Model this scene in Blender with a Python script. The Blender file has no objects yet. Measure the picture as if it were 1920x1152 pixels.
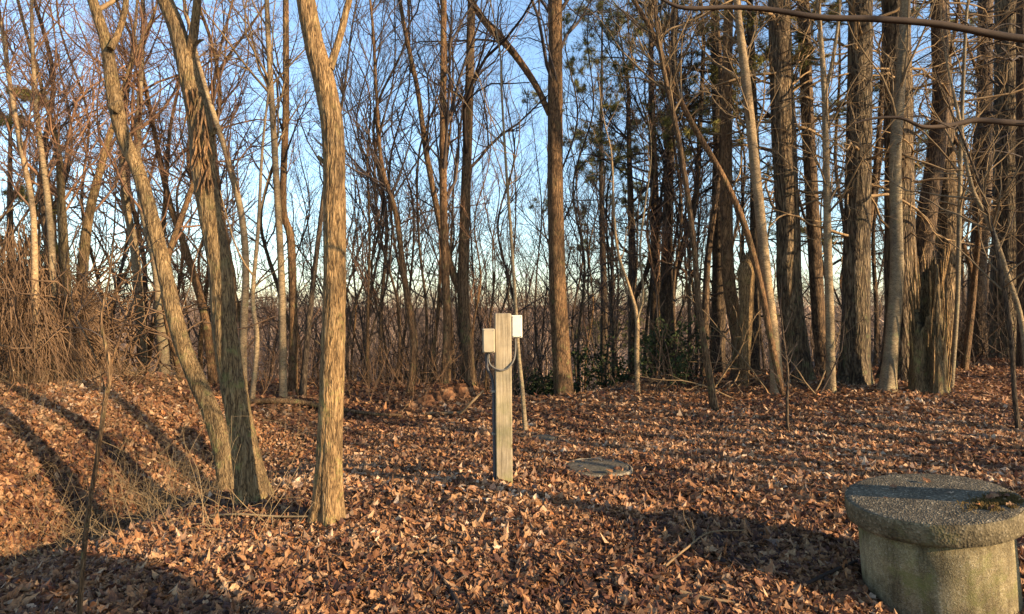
import bpy, math, random
import numpy as np
from mathutils import Vector, Matrix

# ------------------------------------------------------------------ camera, sky, sun, exposure
SC = bpy.context.scene
COL = SC.collection
CAM_Z = 1.6
F = 1280.0                                    # focal length in pixels of the 1920 wide photograph
cd = bpy.data.cameras.new("camera"); cam = bpy.data.objects.new("camera", cd); COL.objects.link(cam)
cam.location = (0, 0, CAM_Z); cam.rotation_euler = (math.radians(90), 0, 0)
cd.sensor_width = 36.0; cd.lens = 36.0 * F / 1920.0; cd.clip_start = 0.05; cd.clip_end = 5000
SC.camera = cam
SUN_AZ, SUN_EL = math.radians(58), math.radians(17)      # azimuth measured from straight behind the camera towards the right
sun_dir = Vector((math.sin(SUN_AZ) * math.cos(SUN_EL), -math.cos(SUN_AZ) * math.cos(SUN_EL), math.sin(SUN_EL)))
W = bpy.data.worlds.new("World"); SC.world = W; W.use_nodes = True
nt = W.node_tree; bg = nt.nodes["Background"]
sky = nt.nodes.new("ShaderNodeTexSky"); sky.sky_type = 'NISHITA'; sky.sun_disc = False
sky.sun_elevation = SUN_EL; sky.sun_rotation = math.atan2(sun_dir.x, sun_dir.y)
sky.air_density = 1.0; sky.dust_density = 0.35; sky.ozone_density = 2.2
nt.links.new(sky.outputs[0], bg.inputs[0]); bg.inputs[1].default_value = 0.15
sl = bpy.data.lights.new("sun", 'SUN'); sl.energy = 5.0; sl.angle = math.radians(0.5); sl.color = (1.0, 0.77, 0.49)
so = bpy.data.objects.new("sun", sl); COL.objects.link(so); so.rotation_euler = sun_dir.to_track_quat('Z', 'Y').to_euler()
SC.view_settings.view_transform = 'Standard'; SC.view_settings.look = 'None'; SC.view_settings.gamma = 1
SC.view_settings.exposure = 1.25
SC.render.engine = 'CYCLES'
cy = SC.cycles; cy.max_bounces = 5; cy.diffuse_bounces = 3; cy.glossy_bounces = 1; cy.transmission_bounces = 2
cy.transparent_max_bounces = 4; cy.use_denoising = True; cy.caustics_reflective = False; cy.caustics_refractive = False
cy.sample_clamp_indirect = 4

rng = np.random.default_rng(11)
random.seed(4)

# ------------------------------------------------------------------ small numeric helpers
def sstep(a, b, x):
    t = np.clip((x - a) / (b - a), 0, 1); return t * t * (3 - 2 * t)

def _hash(i, j, k):
    n = (i * 374761393 + j * 668265263 + k * 2147483647 + 1013904223) & 0xffffffff
    n = ((n ^ (n >> 13)) * 1274126177) & 0xffffffff
    return ((n ^ (n >> 16)) & 0xffff) / 65535.0

def vnoise(x, y, z=0.0):
    x, y, z = np.broadcast_arrays(np.asarray(x, float), np.asarray(y, float), np.asarray(z, float))
    xi, yi, zi = np.floor(x).astype(np.int64), np.floor(y).astype(np.int64), np.floor(z).astype(np.int64)
    fx, fy, fz = x - xi, y - yi, z - zi
    fx, fy, fz = fx*fx*(3-2*fx), fy*fy*(3-2*fy), fz*fz*(3-2*fz)
    r = 0
    for a in (0, 1):
        for b in (0, 1):
            for c in (0, 1):
                r = r + _hash(xi+a, yi+b, zi+c) * (fx if a else 1-fx) * (fy if b else 1-fy) * (fz if c else 1-fz)
    return r - 0.5

# ------------------------------------------------------------------ terrain
DITCH = np.array([(-8.0, 1.0), (-5.3, 4.2), (-4.4, 5.6), (-4.0, 6.8), (-3.2, 7.9), (-2.4, 9.2)])
DDEP = np.array([1.0, .95, .85, .68, .42, .03])

def ground_h(x, y):
    x = np.asarray(x, float); y = np.asarray(y, float)
    h = 0.10 * vnoise(x*.55+3, y*.55) + 0.05 * vnoise(x*1.7, y*1.7+9)
    near = 1 - sstep(30, 60, np.hypot(x, y))
    h = h * near + 0.035 * near * vnoise(x*5, y*5)
    # gentle rise to the right rear
    h = h + 0.16 * sstep(1.5, 7, x) * sstep(8, 12.5, y)
    h = h + 0.9 * sstep(6, 14, x) * sstep(12, 26, y)
    h = h - .17 * np.exp(-(np.hypot(x-2.2, y-3.55)/.85)**2)          # hollow in front of the riser
    # ditch on the left with its far bank
    best = np.full(np.broadcast(x, y).shape, 1e9); dep = np.zeros_like(best); side = np.zeros_like(best)
    for k in range(len(DITCH) - 1):
        a, b = DITCH[k], DITCH[k+1]; d = b - a
        t = np.clip(((x-a[0])*d[0] + (y-a[1])*d[1]) / (d @ d), 0, 1)
        px, py = x - (a[0]+t*d[0]), y - (a[1]+t*d[1])
        dist = np.hypot(px, py); m = dist < best
        best = np.where(m, dist, best); dep = np.where(m, DDEP[k]*(1-t)+DDEP[k+1]*t, dep)
        side = np.where(m, np.sign(d[0]*py - d[1]*px), side)      # + on the left of the line
    left = side > 0
    h = h - dep * np.where(left, np.exp(-(best/.9)**2), np.exp(-(best/1.15)**2))
    h = h + np.where(left, .5 * sstep(.2, 3.2, best) * sstep(0, .25, dep + .1), 0) * (1 - sstep(14, 20, y))
    # the wood's edge: the land falls away to a valley, then rises to far hills
    crest = 12.0 + 3.0 * sstep(.5, 3.5, x) + 1.0 * sstep(4, 8, x)
    ang = x / np.maximum(y, 1.0)
    wv = (1 - sstep(.56, .74, ang)) * sstep(4, 9, y)
    s = np.maximum(0, y - crest)
    h = h - wv * 9.5 * (1 - np.exp(-s / 22.0))
    r = np.hypot(x, y)
    hill = 9.8 * sstep(110, 340, r) + 3.0 * (vnoise(x*.011+5, y*.011) + .5*vnoise(x*.03, y*.03)) * sstep(100, 240, r)
    h = h + hill * sstep(-50, 60, y)
    return h

def hit(u, v, ymax=60.0):
    """where the ray through photograph pixel (u, v) meets the ground"""
    ys = np.linspace(1.5, ymax, 3000); xs = (u-960)/F*ys; zs = CAM_Z - (v-576)/F*ys
    below = zs < ground_h(xs, ys)
    i = int(np.argmax(below)) if below.any() else len(ys) - 1
    return float(xs[i]), float(ys[i]), float(ground_h(xs[i], ys[i]))

def at(u, v, Y): return Vector(((u-960)/F*Y, Y, CAM_Z-(v-576)/F*Y))

# ------------------------------------------------------------------ mesh building
class MB:
    """collects vertices and faces, then links them as one mesh object"""
    def __init__(s): s.v = []; s.q = []; s.t = []; s.n = 0; s.va = []; s.hasatt = False
    def add(s, v, quads=None, tris=None, att=None):
        v = np.asarray(v, np.float32).reshape(-1, 3)
        if quads is not None and len(quads): s.q.append(np.asarray(quads, np.int64).reshape(-1, 4) + s.n)
        if tris is not None and len(tris): s.t.append(np.asarray(tris, np.int64).reshape(-1, 3) + s.n)
        s.v.append(v); s.n += len(v)
        if att is not None: s.hasatt = True; s.va.append(np.asarray(att, np.float32).reshape(-1))
        else: s.va.append(np.zeros(len(v), np.float32))
    def build(s, name, mat, parent=None, loc=None, smooth=True):
        me = bpy.data.meshes.new(name)
        v = np.concatenate(s.v) if s.v else np.zeros((0, 3), np.float32)
        q = np.concatenate(s.q) if s.q else np.zeros((0, 4), np.int64)
        t = np.concatenate(s.t) if s.t else np.zeros((0, 3), np.int64)
        nl = q.size + t.size; npoly = len(q) + len(t)
        me.vertices.add(len(v)); me.vertices.foreach_set("co", v.ravel())
        me.loops.add(nl); me.loops.foreach_set("vertex_index", np.concatenate([q.ravel(), t.ravel()]).astype(np.int32))
        me.polygons.add(npoly)
        st = np.concatenate([np.arange(len(q))*4, q.size + np.arange(len(t))*3]).astype(np.int32)
        me.polygons.foreach_set("loop_start", st)
        me.polygons.foreach_set("use_smooth", np.full(npoly, smooth))
        if s.hasatt:
            a = me.attributes.new("tone", 'FLOAT', 'POINT'); a.data.foreach_set("value", np.concatenate(s.va))
        me.update(calc_edges=True)
        me.materials.append(mat)
        o = bpy.data.objects.new(name, me); COL.objects.link(o)
        if parent: o.parent = parent
        if loc is not None: o.location = loc
        return o

def tubes(mb, P, R, sides, cap=False, rough=None, att=None):
    """P (N,K,3) polylines, R (N,K) radii"""
    P = np.asarray(P, float); R = np.asarray(R, float); N, K, _ = P.shape
    T = np.empty_like(P); T[:, 1:-1] = P[:, 2:] - P[:, :-2]; T[:, 0] = P[:, 1]-P[:, 0]; T[:, -1] = P[:, -1]-P[:, -2]
    T /= np.linalg.norm(T, axis=2, keepdims=True) + 1e-9
    mean = P[:, -1] - P[:, 0]; mean /= np.linalg.norm(mean, axis=1, keepdims=True) + 1e-9
    ref = np.where(np.abs(mean[:, 2:3]) < .8, np.array([[0, 0, 1.]]), np.array([[1., 0, 0]]))
    U = np.cross(T, ref[:, None]); U /= np.linalg.norm(U, axis=2, keepdims=True) + 1e-9
    V = np.cross(T, U)
    a = np.arange(sides) * 2*np.pi/sides
    ring = U[:, :, None]*np.cos(a)[:, None] + V[:, :, None]*np.sin(a)[:, None]
    rad = R[:, :, None] * np.ones(sides)
    if rough is not None: rad = rad * rough(P[:, :, None] + ring*R[:, :, None, None], a)
    X = P[:, :, None] + ring * rad[..., None]
    base = (np.arange(N)*K*sides)[:, None, None] + (np.arange(K-1)*sides)[None, :, None]
    j = np.arange(sides)[None, None]; j2 = (j+1) % sides
    q = np.stack([base+j, base+j2, base+sides+j2, base+sides+j], -1).reshape(-1, 4)
    aa = None if att is None else np.repeat(np.asarray(att), K*sides)
    mb.add(X, q, None, aa)
    if cap:
        for n in range(N):
            for k, flip in ((0, 0), (K-1, 1)):
                c = P[n, k]; rg = X[n, k]
                idx = np.arange(sides); tr = np.stack([idx, (idx+1) % sides, np.full(sides, sides)], 1)
                if not flip: tr = tr[:, ::-1]
                mb.add(np.vstack([rg, c]), None, tr, None if att is None else np.full(sides+1, att[n]))

def unit(v): return v / (np.linalg.norm(v, axis=-1, keepdims=True) + 1e-9)

def march(p, d, L, S, wig, trop, g=rng):
    N = len(p); P = np.empty((N, S+1, 3)); P[:, 0] = p; d = unit(d.copy())
    for k in range(S):
        d = unit(d + g.normal(size=(N, 3))*wig + np.array([0, 0, trop]))
        P[:, k+1] = P[:, k] + d * (L/S)[:, None]
    return P

def sprout(P, R, Ln, n, t0, t1, ang, lmul, lfall, S, wig, trop, rmul=.6, rmin=.0015, flat=0.0, g=rng, thick=.012):
    """children of the polylines P; returns P2, R2, L2"""
    N, K, _ = P.shape
    i = np.repeat(np.arange(N), n); t = g.uniform(t0, t1, len(i)); f = t*(K-1); k = np.minimum(f.astype(int), K-2); fr = (f-k)[:, None]
    pos = P[i, k]*(1-fr) + P[i, k+1]*fr; tan = unit(P[i, k+1]-P[i, k]); rp = R[i, k]*(1-fr[:, 0]) + R[i, k+1]*fr[:, 0]
    rnd = g.normal(size=(len(i), 3)); rnd[:, 2] *= (1-flat)
    perp = unit(rnd - (rnd*tan).sum(1, keepdims=True)*tan)
    a = g.uniform(ang[0], ang[1], len(i))[:, None]
    d = np.cos(a)*tan + np.sin(a)*perp
    L = Ln[i]*lmul*(1-lfall*t)*g.uniform(.55, 1.25, len(i))
    P2 = march(pos, d, L, S, wig, trop, g)
    r0 = np.maximum(np.minimum(rp*rmul, L*thick+.001), rmin)
    R2 = r0[:, None]*np.linspace(1, .35, S+1)[None] ; R2 = np.maximum(R2, rmin*.7)
    return P2, R2, L

def smooth_path(pts, rad, n):
    pts = np.asarray(pts, float); rad = np.asarray(rad, float); K = len(pts)
    p = np.vstack([2*pts[0]-pts[1], pts, 2*pts[-1]-pts[-2]])
    seg = np.linalg.norm(np.diff(pts, axis=0), axis=1); cum = np.r_[0, np.cumsum(seg)]
    s = np.linspace(0, cum[-1], n); k = np.clip(np.searchsorted(cum, s, 'right')-1, 0, K-2)
    t = ((s-cum[k])/seg[k])[:, None]
    a, b, c, d = p[k], p[k+1], p[k+2], p[k+3]
    out = .5*((2*b)+(-a+c)*t+(2*a-5*b+4*c-d)*t*t+(-a+3*b-3*c+d)*t**3)
    return out, np.interp(s, cum, rad)

# ------------------------------------------------------------------ materials
def mat_new(name):
    m = bpy.data.materials.new(name); m.use_nodes = True; n = m.node_tree.nodes; n.clear()
    out = n.new("ShaderNodeOutputMaterial"); b = n.new("ShaderNodeBsdfPrincipled")
    m.node_tree.links.new(b.outputs[0], out.inputs[0]); b.inputs["Roughness"].default_value = .85
    b.inputs["Specular IOR Level"].default_value = .2
    return m, n, m.node_tree.links, b

def node(n, kind, **kw):
    x = n.new(kind)
    for k, v in kw.items(): setattr(x, k, v)
    return x

def ramp(n, stops, interp='LINEAR'):
    r = n.new("ShaderNodeValToRGB"); e = r.color_ramp.elements; r.color_ramp.interpolation = interp
    while len(e) < len(stops): e.new(.5)
    for el, (p, c) in zip(e, stops): el.position = p; el.color = (*c, 1)
    return r

def noise(n, l, vec, scale, detail=4, rough=.6):
    x = n.new("ShaderNodeTexNoise"); x.inputs["Scale"].default_value = scale; x.inputs["Detail"].default_value = detail
    x.inputs["Roughness"].default_value = rough
    if vec is not None: l.new(vec, x.inputs["Vector"])
    return x

def mixc(n, l, fac, a, b, mode='MIX'):
    x = n.new("ShaderNodeMix"); x.data_type = 'RGBA'; x.blend_type = mode
    if isinstance(fac, float): x.inputs[0].default_value = fac
    else: l.new(fac, x.inputs[0])
    for s, c in ((6, a), (7, b)):
        if isinstance(c, tuple): x.inputs[s].default_value = (*c, 1)
        else: l.new(c, x.inputs[s])
    return x.outputs[2]

def bark(name, dark, mid, light, scale=26, stretch=.16, bump=.6, lichen=None, rings=False, dist=.02):
    m, n, l, b = mat_new(name)
    tc = n.new("ShaderNodeTexCoord"); mp = n.new("ShaderNodeMapping"); l.new(tc.outputs["Object"], mp.inputs[0])
    mp.inputs["Scale"].default_value = (1, 1, stretch if not rings else 2.2)
    def crack(sc, det, dis):
        a = noise(n, l, mp.outputs[0], sc, det, .55); a.inputs["Distortion"].default_value = dis
        s1 = n.new("ShaderNodeMath"); s1.operation = 'SUBTRACT'; l.new(a.outputs["Fac"], s1.inputs[0]); s1.inputs[1].default_value = .5
        s2 = n.new("ShaderNodeMath"); s2.operation = 'ABSOLUTE'; l.new(s1.outputs[0], s2.inputs[0])
        s3 = n.new("ShaderNodeMath"); s3.operation = 'MULTIPLY'; l.new(s2.outputs[0], s3.inputs[0]); s3.inputs[1].default_value = 7.0; s3.use_clamp = True
        return s3
    k1, k2 = crack(scale, 2.5, .6), crack(scale*2.1, 2, .3)
    mn = n.new("ShaderNodeMath"); mn.operation = 'MULTIPLY'; l.new(k1.outputs[0], mn.inputs[0])
    sq = n.new("ShaderNodeMath"); sq.operation = 'POWER'; l.new(k2.outputs[0], sq.inputs[0]); sq.inputs[1].default_value = .45; l.new(sq.outputs[0], mn.inputs[1])
    fine = noise(n, l, mp.outputs[0], scale*3.5, 5, .7)
    big = noise(n, l, tc.outputs["Object"], 2.6, 4)
    cr = ramp(n, [(0, dark), (.22, mid), (.8, light)]); l.new(mn.outputs[0], cr.inputs[0])
    if rings: cr.color_ramp.elements[1].position = .06
    cf = ramp(n, [(.28, (.55, .55, .55)), (.72, (1.3, 1.25, 1.2))]); l.new(fine.outputs["Fac"], cf.inputs[0])
    c = mixc(n, l, 1.0, cr.outputs[0], cf.outputs[0], 'MULTIPLY')
    cb = ramp(n, [(.3, (.62, .62, .66)), (.7, (1.28, 1.2, 1.08))]); l.new(big.outputs["Fac"], cb.inputs[0])
    c = mixc(n, l, 1.0, c, cb.outputs[0], 'MULTIPLY')
    if lichen:
        ln = noise(n, l, tc.outputs["Object"], 6, 5, .75); lr = ramp(n, [(.54, (0, 0, 0)), (.66, (1, 1, 1))]); l.new(ln.outputs["Fac"], lr.inputs[0])
        sx = n.new("ShaderNodeSeparateXYZ"); l.new(tc.outputs["Object"], sx.inputs[0])
        hz = n.new("ShaderNodeMapRange"); hz.inputs[1].default_value = 2.2; hz.inputs[2].default_value = .1; hz.inputs[3].default_value = .22; hz.inputs[4].default_value = .85; l.new(sx.outputs[2], hz.inputs[0])
        mu = n.new("ShaderNodeMath"); mu.operation = 'MULTIPLY'; l.new(lr.outputs[0], mu.inputs[0]); l.new(hz.outputs[0], mu.inputs[1])
        c = mixc(n, l, mu.outputs[0], c, lichen)
    oi = n.new("ShaderNodeObjectInfo"); orr = ramp(n, [(0, (.72, .76, .8)), (1, (1.15, 1.06, .98))]); l.new(oi.outputs["Random"], orr.inputs[0])
    c = mixc(n, l, 1.0, c, orr.outputs[0], 'MULTIPLY')
    l.new(c, b.inputs["Base Color"])
    ad = n.new("ShaderNodeMath"); ad.operation = 'MULTIPLY_ADD'; l.new(fine.outputs["Fac"], ad.inputs[0]); ad.inputs[1].default_value = .35
    l.new(mn.outputs[0], ad.inputs[2])
    bp = n.new("ShaderNodeBump"); bp.inputs["Strength"].default_value = bump; bp.inputs["Distance"].default_value = dist
    l.new(ad.outputs[0], bp.inputs["Height"]); l.new(bp.outputs[0], b.inputs["Normal"])
    return m

M = {}
M['bark_gold'] = bark("bark_golden_brown", (.07, .046, .024), (.29, .20, .10), (.46, .335, .18), 34, .15, .7, (.30, .29, .10), dist=.014)
M['bark_mid'] = bark("bark_brown", (.06, .038, .02), (.22, .135, .072), (.38, .25, .14), 28, .16, .8, (.25, .25, .09), dist=.016)
M['bark_pine'] = bark("bark_furrowed_pine", (.03, .022, .016), (.18, .135, .085), (.38, .30, .195), 12, .16, 1.0, (.19, .20, .09), dist=.035)
M['bark_pale'] = bark("bark_pale_smooth", (.14, .10, .06), (.34, .265, .165), (.46, .37, .24), 9, .5, .4, (.34, .33, .16), True, dist=.01)
M['bark_dark'] = bark("bark_grey_brown", (.03, .022, .017), (.12, .088, .06), (.23, .17, .11), 22, .2, .6, dist=.014)

def twigmat(name, a, b_):
    m, n, l, b = mat_new(name)
    tc = n.new("ShaderNodeTexCoord"); x = noise(n, l, tc.outputs["Object"], 3.0, 4, .7)
    r = ramp(n, [(.3, a), (.7, b_)]); l.new(x.outputs["Fac"], r.inputs[0])
    oi = n.new("ShaderNodeObjectInfo"); orr = ramp(n, [(0, (.75, .75, .78)), (1, (1.2, 1.1, 1.0))]); l.new(oi.outputs["Random"], orr.inputs[0])
    l.new(mixc(n, l, 1.0, r.outputs[0], orr.outputs[0], 'MULTIPLY'), b.inputs["Base Color"])
    return m
M['twig_red'] = twigmat("twig_reddish", (.13, .075, .05), (.33, .20, .125))
M['twig_grey'] = twigmat("twig_grey_brown", (.05, .042, .04), (.15, .115, .095))
M['twig_tan'] = twigmat("twig_tan", (.17, .115, .06), (.36, .26, .15))
M['twig_dark'] = twigmat("twig_dark", (.035, .026, .022), (.09, .066, .05))
def farmat():
    m, n, l, b = mat_new("far_winter_twigs"); tc = n.new("ShaderNodeTexCoord")
    x = noise(n, l, tc.outputs["Object"], .16, 3, .6); r = ramp(n, [(.32, (.06, .05, .045)), (.45, (.17, .12, .09)), (.55, (.36, .23, .16)), (.66, (.60, .43, .30)), (.75, (.14, .14, .07))]); l.new(x.outputs["Fac"], r.inputs[0])
    y = noise(n, l, tc.outputs["Object"], 1.7, 3, .6); r2 = ramp(n, [(.35, (.4, .4, .4)), (.65, (1.4, 1.4, 1.4))]); l.new(y.outputs["Fac"], r2.inputs[0])
    l.new(mixc(n, l, 1.0, r.outputs[0], r2.outputs[0], 'MULTIPLY'), b.inputs["Base Color"]); return m
M['far'] = farmat()
M['needle'] = twigmat("pine_needles", (.12, .135, .04), (.34, .32, .11))
M['holly'] = twigmat("dark_evergreen_leaf", (.02, .035, .015), (.07, .10, .035))
M['vine'] = twigmat("dry_vine", (.14, .08, .045), (.42, .26, .14))
M['straw'] = twigmat("dry_stalk", (.26, .18, .09), (.46, .34, .19))

def leafmat(name, stops):
    m, n, l, b = mat_new(name)
    at_ = node(n, "ShaderNodeAttribute", attribute_name="tone")
    r = ramp(n, stops); l.new(at_.outputs["Fac"], r.inputs[0])
    g = n.new("ShaderNodeNewGeometry"); tc = n.new("ShaderNodeTexCoord"); x = noise(n, l, tc.outputs["Object"], 38, 3, .7)
    rr = ramp(n, [(.3, (.6, .56, .55)), (.7, (1.2, 1.16, 1.1))]); l.new(x.outputs["Fac"], rr.inputs[0])
    c = mixc(n, l, 1.0, r.outputs[0], rr.outputs[0], 'MULTIPLY')
    l.new(mixc(n, l, g.outputs["Backfacing"], c, mixc(n, l, .45, c, (.33, .25, .2))), b.inputs["Base Color"])
    b.inputs["Roughness"].default_value = .6; b.inputs["Specular IOR Level"].default_value = .35
    b.inputs["Transmission Weight"].default_value = 0
    tr = n.new("ShaderNodeBsdfTranslucent"); l.new(c, tr.inputs[0])
    mx = n.new("ShaderNodeMixShader"); mx.inputs[0].default_value = .18; l.new(b.outputs[0], mx.inputs[1]); l.new(tr.outputs[0], mx.inputs[2])
    out = [q for q in n if q.type == 'OUTPUT_MATERIAL'][0]; l.new(mx.outputs[0], out.inputs[0])
    return m
M['leaf'] = leafmat("fallen_leaf", [(0, (.045, .020, .013)), (.22, (.13, .052, .028)), (.48, (.31, .142, .058)), (.70, (.46, .245, .11)), (.87, (.62, .40, .22)), (.92, (.56, .21, .055)), (1, (.80, .60, .41))])

def ground_mat():
    m, n, l, b = mat_new("leafy_soil")
    g = n.new("ShaderNodeNewGeometry"); P = g.outputs["Position"]
    vo = n.new("ShaderNodeTexVoronoi"); vo.inputs["Scale"].default_value = 14; l.new(P, vo.inputs["Vector"])
    r = ramp(n, [(0, (.05, .025, .014)), (.35, (.15, .07, .035)), (.7, (.26, .13, .065)), (1, (.38, .23, .13))])
    sp = n.new("ShaderNodeSeparateColor"); l.new(vo.outputs["Color"], sp.inputs[0]); l.new(sp.outputs[0], r.inputs[0])
    big = noise(n, l, P, .35, 5, .65); br = ramp(n, [(.3, (.65, .62, .6)), (.7, (1.15, 1.1, 1.05))]); l.new(big.outputs["Fac"], br.inputs[0])
    c = mixc(n, l, 1.0, r.outputs[0], br.outputs[0], 'MULTIPLY')
    # far valley and hills: winter wood, brown with olive and grey patches
    far = noise(n, l, P, .045, 8, .75); fr = ramp(n, [(.3, (.07, .055, .04)), (.45, (.17, .105, .07)), (.6, (.24, .16, .11)), (.75, (.13, .11, .06))]); l.new(far.outputs["Fac"], fr.inputs[0])
    ff = noise(n, l, P, .9, 8, .8); f2 = ramp(n, [(.35, (.35, .35, .35)), (.65, (1.4, 1.35, 1.3))]); l.new(ff.outputs["Fac"], f2.inputs[0])
    fc = mixc(n, l, 1.0, fr.outputs[0], f2.outputs[0], 'MULTIPLY')
    s = n.new("ShaderNodeVectorMath"); s.operation = 'LENGTH'; l.new(P, s.inputs[0])
    mr = n.new("ShaderNodeMapRange"); mr.inputs[1].default_value = 25; mr.inputs[2].default_value = 90; l.new(s.outputs["Value"], mr.inputs[0])
    l.new(mixc(n, l, mr.outputs[0], c, fc), b.inputs["Base Color"])
    bp = n.new("ShaderNodeBump"); bp.inputs["Strength"].default_value = .9; bp.inputs["Distance"].default_value = .05
    l.new(vo.outputs["Distance"], bp.inputs["Height"]); l.new(bp.outputs[0], b.inputs["Normal"])
    b.inputs["Roughness"].default_value = .95
    return m
M['ground'] = ground_mat()

def concrete(name, col, spots, moss=None, bump=.5, scale=90, drip=False):
    m, n, l, b = mat_new(name)
    tc = n.new("ShaderNodeTexCoord"); O = tc.outputs["Object"]
    ag = n.new("ShaderNodeTexVoronoi"); ag.inputs["Scale"].default_value = scale; l.new(O, ag.inputs["Vector"])
    sp = n.new("ShaderNodeSeparateColor"); l.new(ag.outputs["Color"], sp.inputs[0])
    r = ramp(n, [(0, tuple(x*.65 for x in col)), (.5, col), (.85, tuple(min(1, x*1.2) for x in col)), (1, spots)]); l.new(sp.outputs[0], r.inputs[0])
    st = noise(n, l, O, 4.5, 7, .7); sr = ramp(n, [(.32, (.42, .40, .36)), (.62, (1.1, 1.08, 1.02))]); l.new(st.outputs["Fac"], sr.inputs[0])
    c = mixc(n, l, 1.0, r.outputs[0], sr.outputs[0], 'MULTIPLY')
    if drip:
        mp = n.new("ShaderNodeMapping"); l.new(O, mp.inputs[0]); mp.inputs["Scale"].default_value = (1, 1, .12)
        dn = noise(n, l, mp.outputs[0], 9, 5, .65); dr = ramp(n, [(.34, (.34, .30, .24)), (.55, (1, 1, 1)), (.75, (1.15, 1.12, 1.0))]); l.new(dn.outputs["Fac"], dr.inputs[0])
        c = mixc(n, l, 1.0, c, dr.outputs[0], 'MULTIPLY')
    if moss:
        mo = noise(n, l, O, 3.2, 6, .7); mr = ramp(n, [(.5, (0, 0, 0)), (.64, (.8, .8, .8))]); l.new(mo.outputs["Fac"], mr.inputs[0])
        c = mixc(n, l, mr.outputs[0], c, moss)
    l.new(c, b.inputs["Base Color"])
    bp = n.new("ShaderNodeBump"); bp.inputs["Strength"].default_value = bump; bp.inputs["Distance"].default_value = .008
    a = n.new("ShaderNodeMath"); a.operation = 'ADD'; l.new(ag.outputs["Distance"], a.inputs[0]); l.new(st.outputs["Fac"], a.inputs[1])
    l.new(a.outputs[0], bp.inputs["Height"]); l.new(bp.outputs[0], b.inputs["Normal"])
    b.inputs["Roughness"].default_value = .9
    return m
M['conc_lid'] = concrete("pebbled_concrete", (.165, .14, .10), (.46, .39, .29), None, .8, 95)
M['conc_rim'] = concrete("weathered_rim_concrete", (.19, .155, .095), (.32, .27, .19), (.13, .12, .04), .5, 80)
M['conc_body'] = concrete("smooth_stained_concrete", (.33, .27, .16), (.42, .38, .28), (.17, .17, .05), .3, 160, True)
M['cover'] = concrete("cast_cover_grey", (.17, .145, .11), (.2, .18, .15), (.09, .085, .055), .3, 60)
M['cover_rim'] = concrete("cover_ring_concrete", (.26, .225, .175), (.4, .36, .3), None, .5, 80)
M['moss'] = twigmat("moss", (.045, .035, .012), (.22, .15, .05))

def timber():
    m, n, l, b = mat_new("weathered_timber")
    tc = n.new("ShaderNodeTexCoord"); mp = n.new("ShaderNodeMapping"); l.new(tc.outputs["Object"], mp.inputs[0]); mp.inputs["Scale"].default_value = (1, 1, .045)
    a = noise(n, l, mp.outputs[0], 70, 5, .65); r = ramp(n, [(.3, (.22, .175, .11)), (.5, (.40, .33, .22)), (.72, (.55, .47, .34))]); l.new(a.outputs["Fac"], r.inputs[0])
    g = noise(n, l, tc.outputs["Object"], 5, 4, .6)
    sx = n.new("ShaderNodeSeparateXYZ"); l.new(tc.outputs["Object"], sx.inputs[0])
    mr = n.new("ShaderNodeMapRange"); mr.inputs[1].default_value = 1.1; mr.inputs[2].default_value = .1; l.new(sx.outputs[2], mr.inputs[0])
    mu = n.new("ShaderNodeMath"); mu.operation = 'MULTIPLY'; l.new(mr.outputs[0], mu.inputs[0])
    gr = ramp(n, [(.42, (0, 0, 0)), (.62, (.8, .8, .8))]); l.new(g.outputs["Fac"], gr.inputs[0]); l.new(gr.outputs[0], mu.inputs[1])
    c = mixc(n, l, mu.outputs[0], r.outputs[0], (.24, .245, .09))
    mp2 = n.new("ShaderNodeMapping"); l.new(tc.outputs["Object"], mp2.inputs[0]); mp2.inputs["Scale"].default_value = (1, 1, .03)
    ck = noise(n, l, mp2.outputs[0], 34, 3, .6); ckr = ramp(n, [(.30, (.25, .22, .2)), (.345, (1, 1, 1))]); l.new(ck.outputs["Fac"], ckr.inputs[0]); c = mixc(n, l, 1.0, c, ckr.outputs[0], 'MULTIPLY')
    kn = n.new("ShaderNodeTexVoronoi"); kn.inputs["Scale"].default_value = 3.2; l.new(tc.outputs["Object"], kn.inputs["Vector"]); knr = ramp(n, [(.05, (.3, .24, .18)), (.085, (.85, .8, .75)), (.1, (1, 1, 1))]); l.new(kn.outputs["Distance"], knr.inputs[0]); c = mixc(n, l, 1.0, c, knr.outputs[0], 'MULTIPLY')
    st = noise(n, l, tc.outputs["Object"], 3.0, 6, .7); str_ = ramp(n, [(.32, (.6, .6, .62)), (.6, (1.08, 1.04, 1.0))]); l.new(st.outputs["Fac"], str_.inputs[0]); c = mixc(n, l, 1.0, c, str_.outputs[0], 'MULTIPLY')
    l.new(c, b.inputs["Base Color"])
    bp = n.new("ShaderNodeBump"); bp.inputs["Strength"].default_value = .5; bp.inputs["Distance"].default_value = .006
    l.new(a.outputs["Fac"], bp.inputs["Height"]); l.new(bp.outputs[0], b.inputs["Normal"])
    return m
M['timber'] = timber()

def plain(name, col, rough=.5, metal=0.0, dirt=.2, sc=9):
    m, n, l, b = mat_new(name)
    tc = n.new("ShaderNodeTexCoord"); x = noise(n, l, tc.outputs["Object"], sc, 6, .7)
    r = ramp(n, [(.3, tuple(c*(1-dirt*2) for c in col)), (.6, col)]); l.new(x.outputs["Fac"], r.inputs[0]); l.new(r.outputs[0], b.inputs["Base Color"])
    b.inputs["Roughness"].default_value = rough; b.inputs["Metallic"].default_value = metal
    return m
M['box_tan'] = plain("aged_beige_plastic", (.50, .42, .29), .5, 0, .12)
M['box_white'] = plain("aged_white_plastic", (.80, .76, .64), .45, 0, .06)
M['conduit'] = plain("grey_conduit", (.22, .20, .17), .5, 0, .2)
M['cable'] = plain("dark_conduit", (.10, .10, .11), .45, 0, .2)
M['steel'] = plain("dull_steel", (.3, .29, .27), .45, .8, .2)

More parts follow.
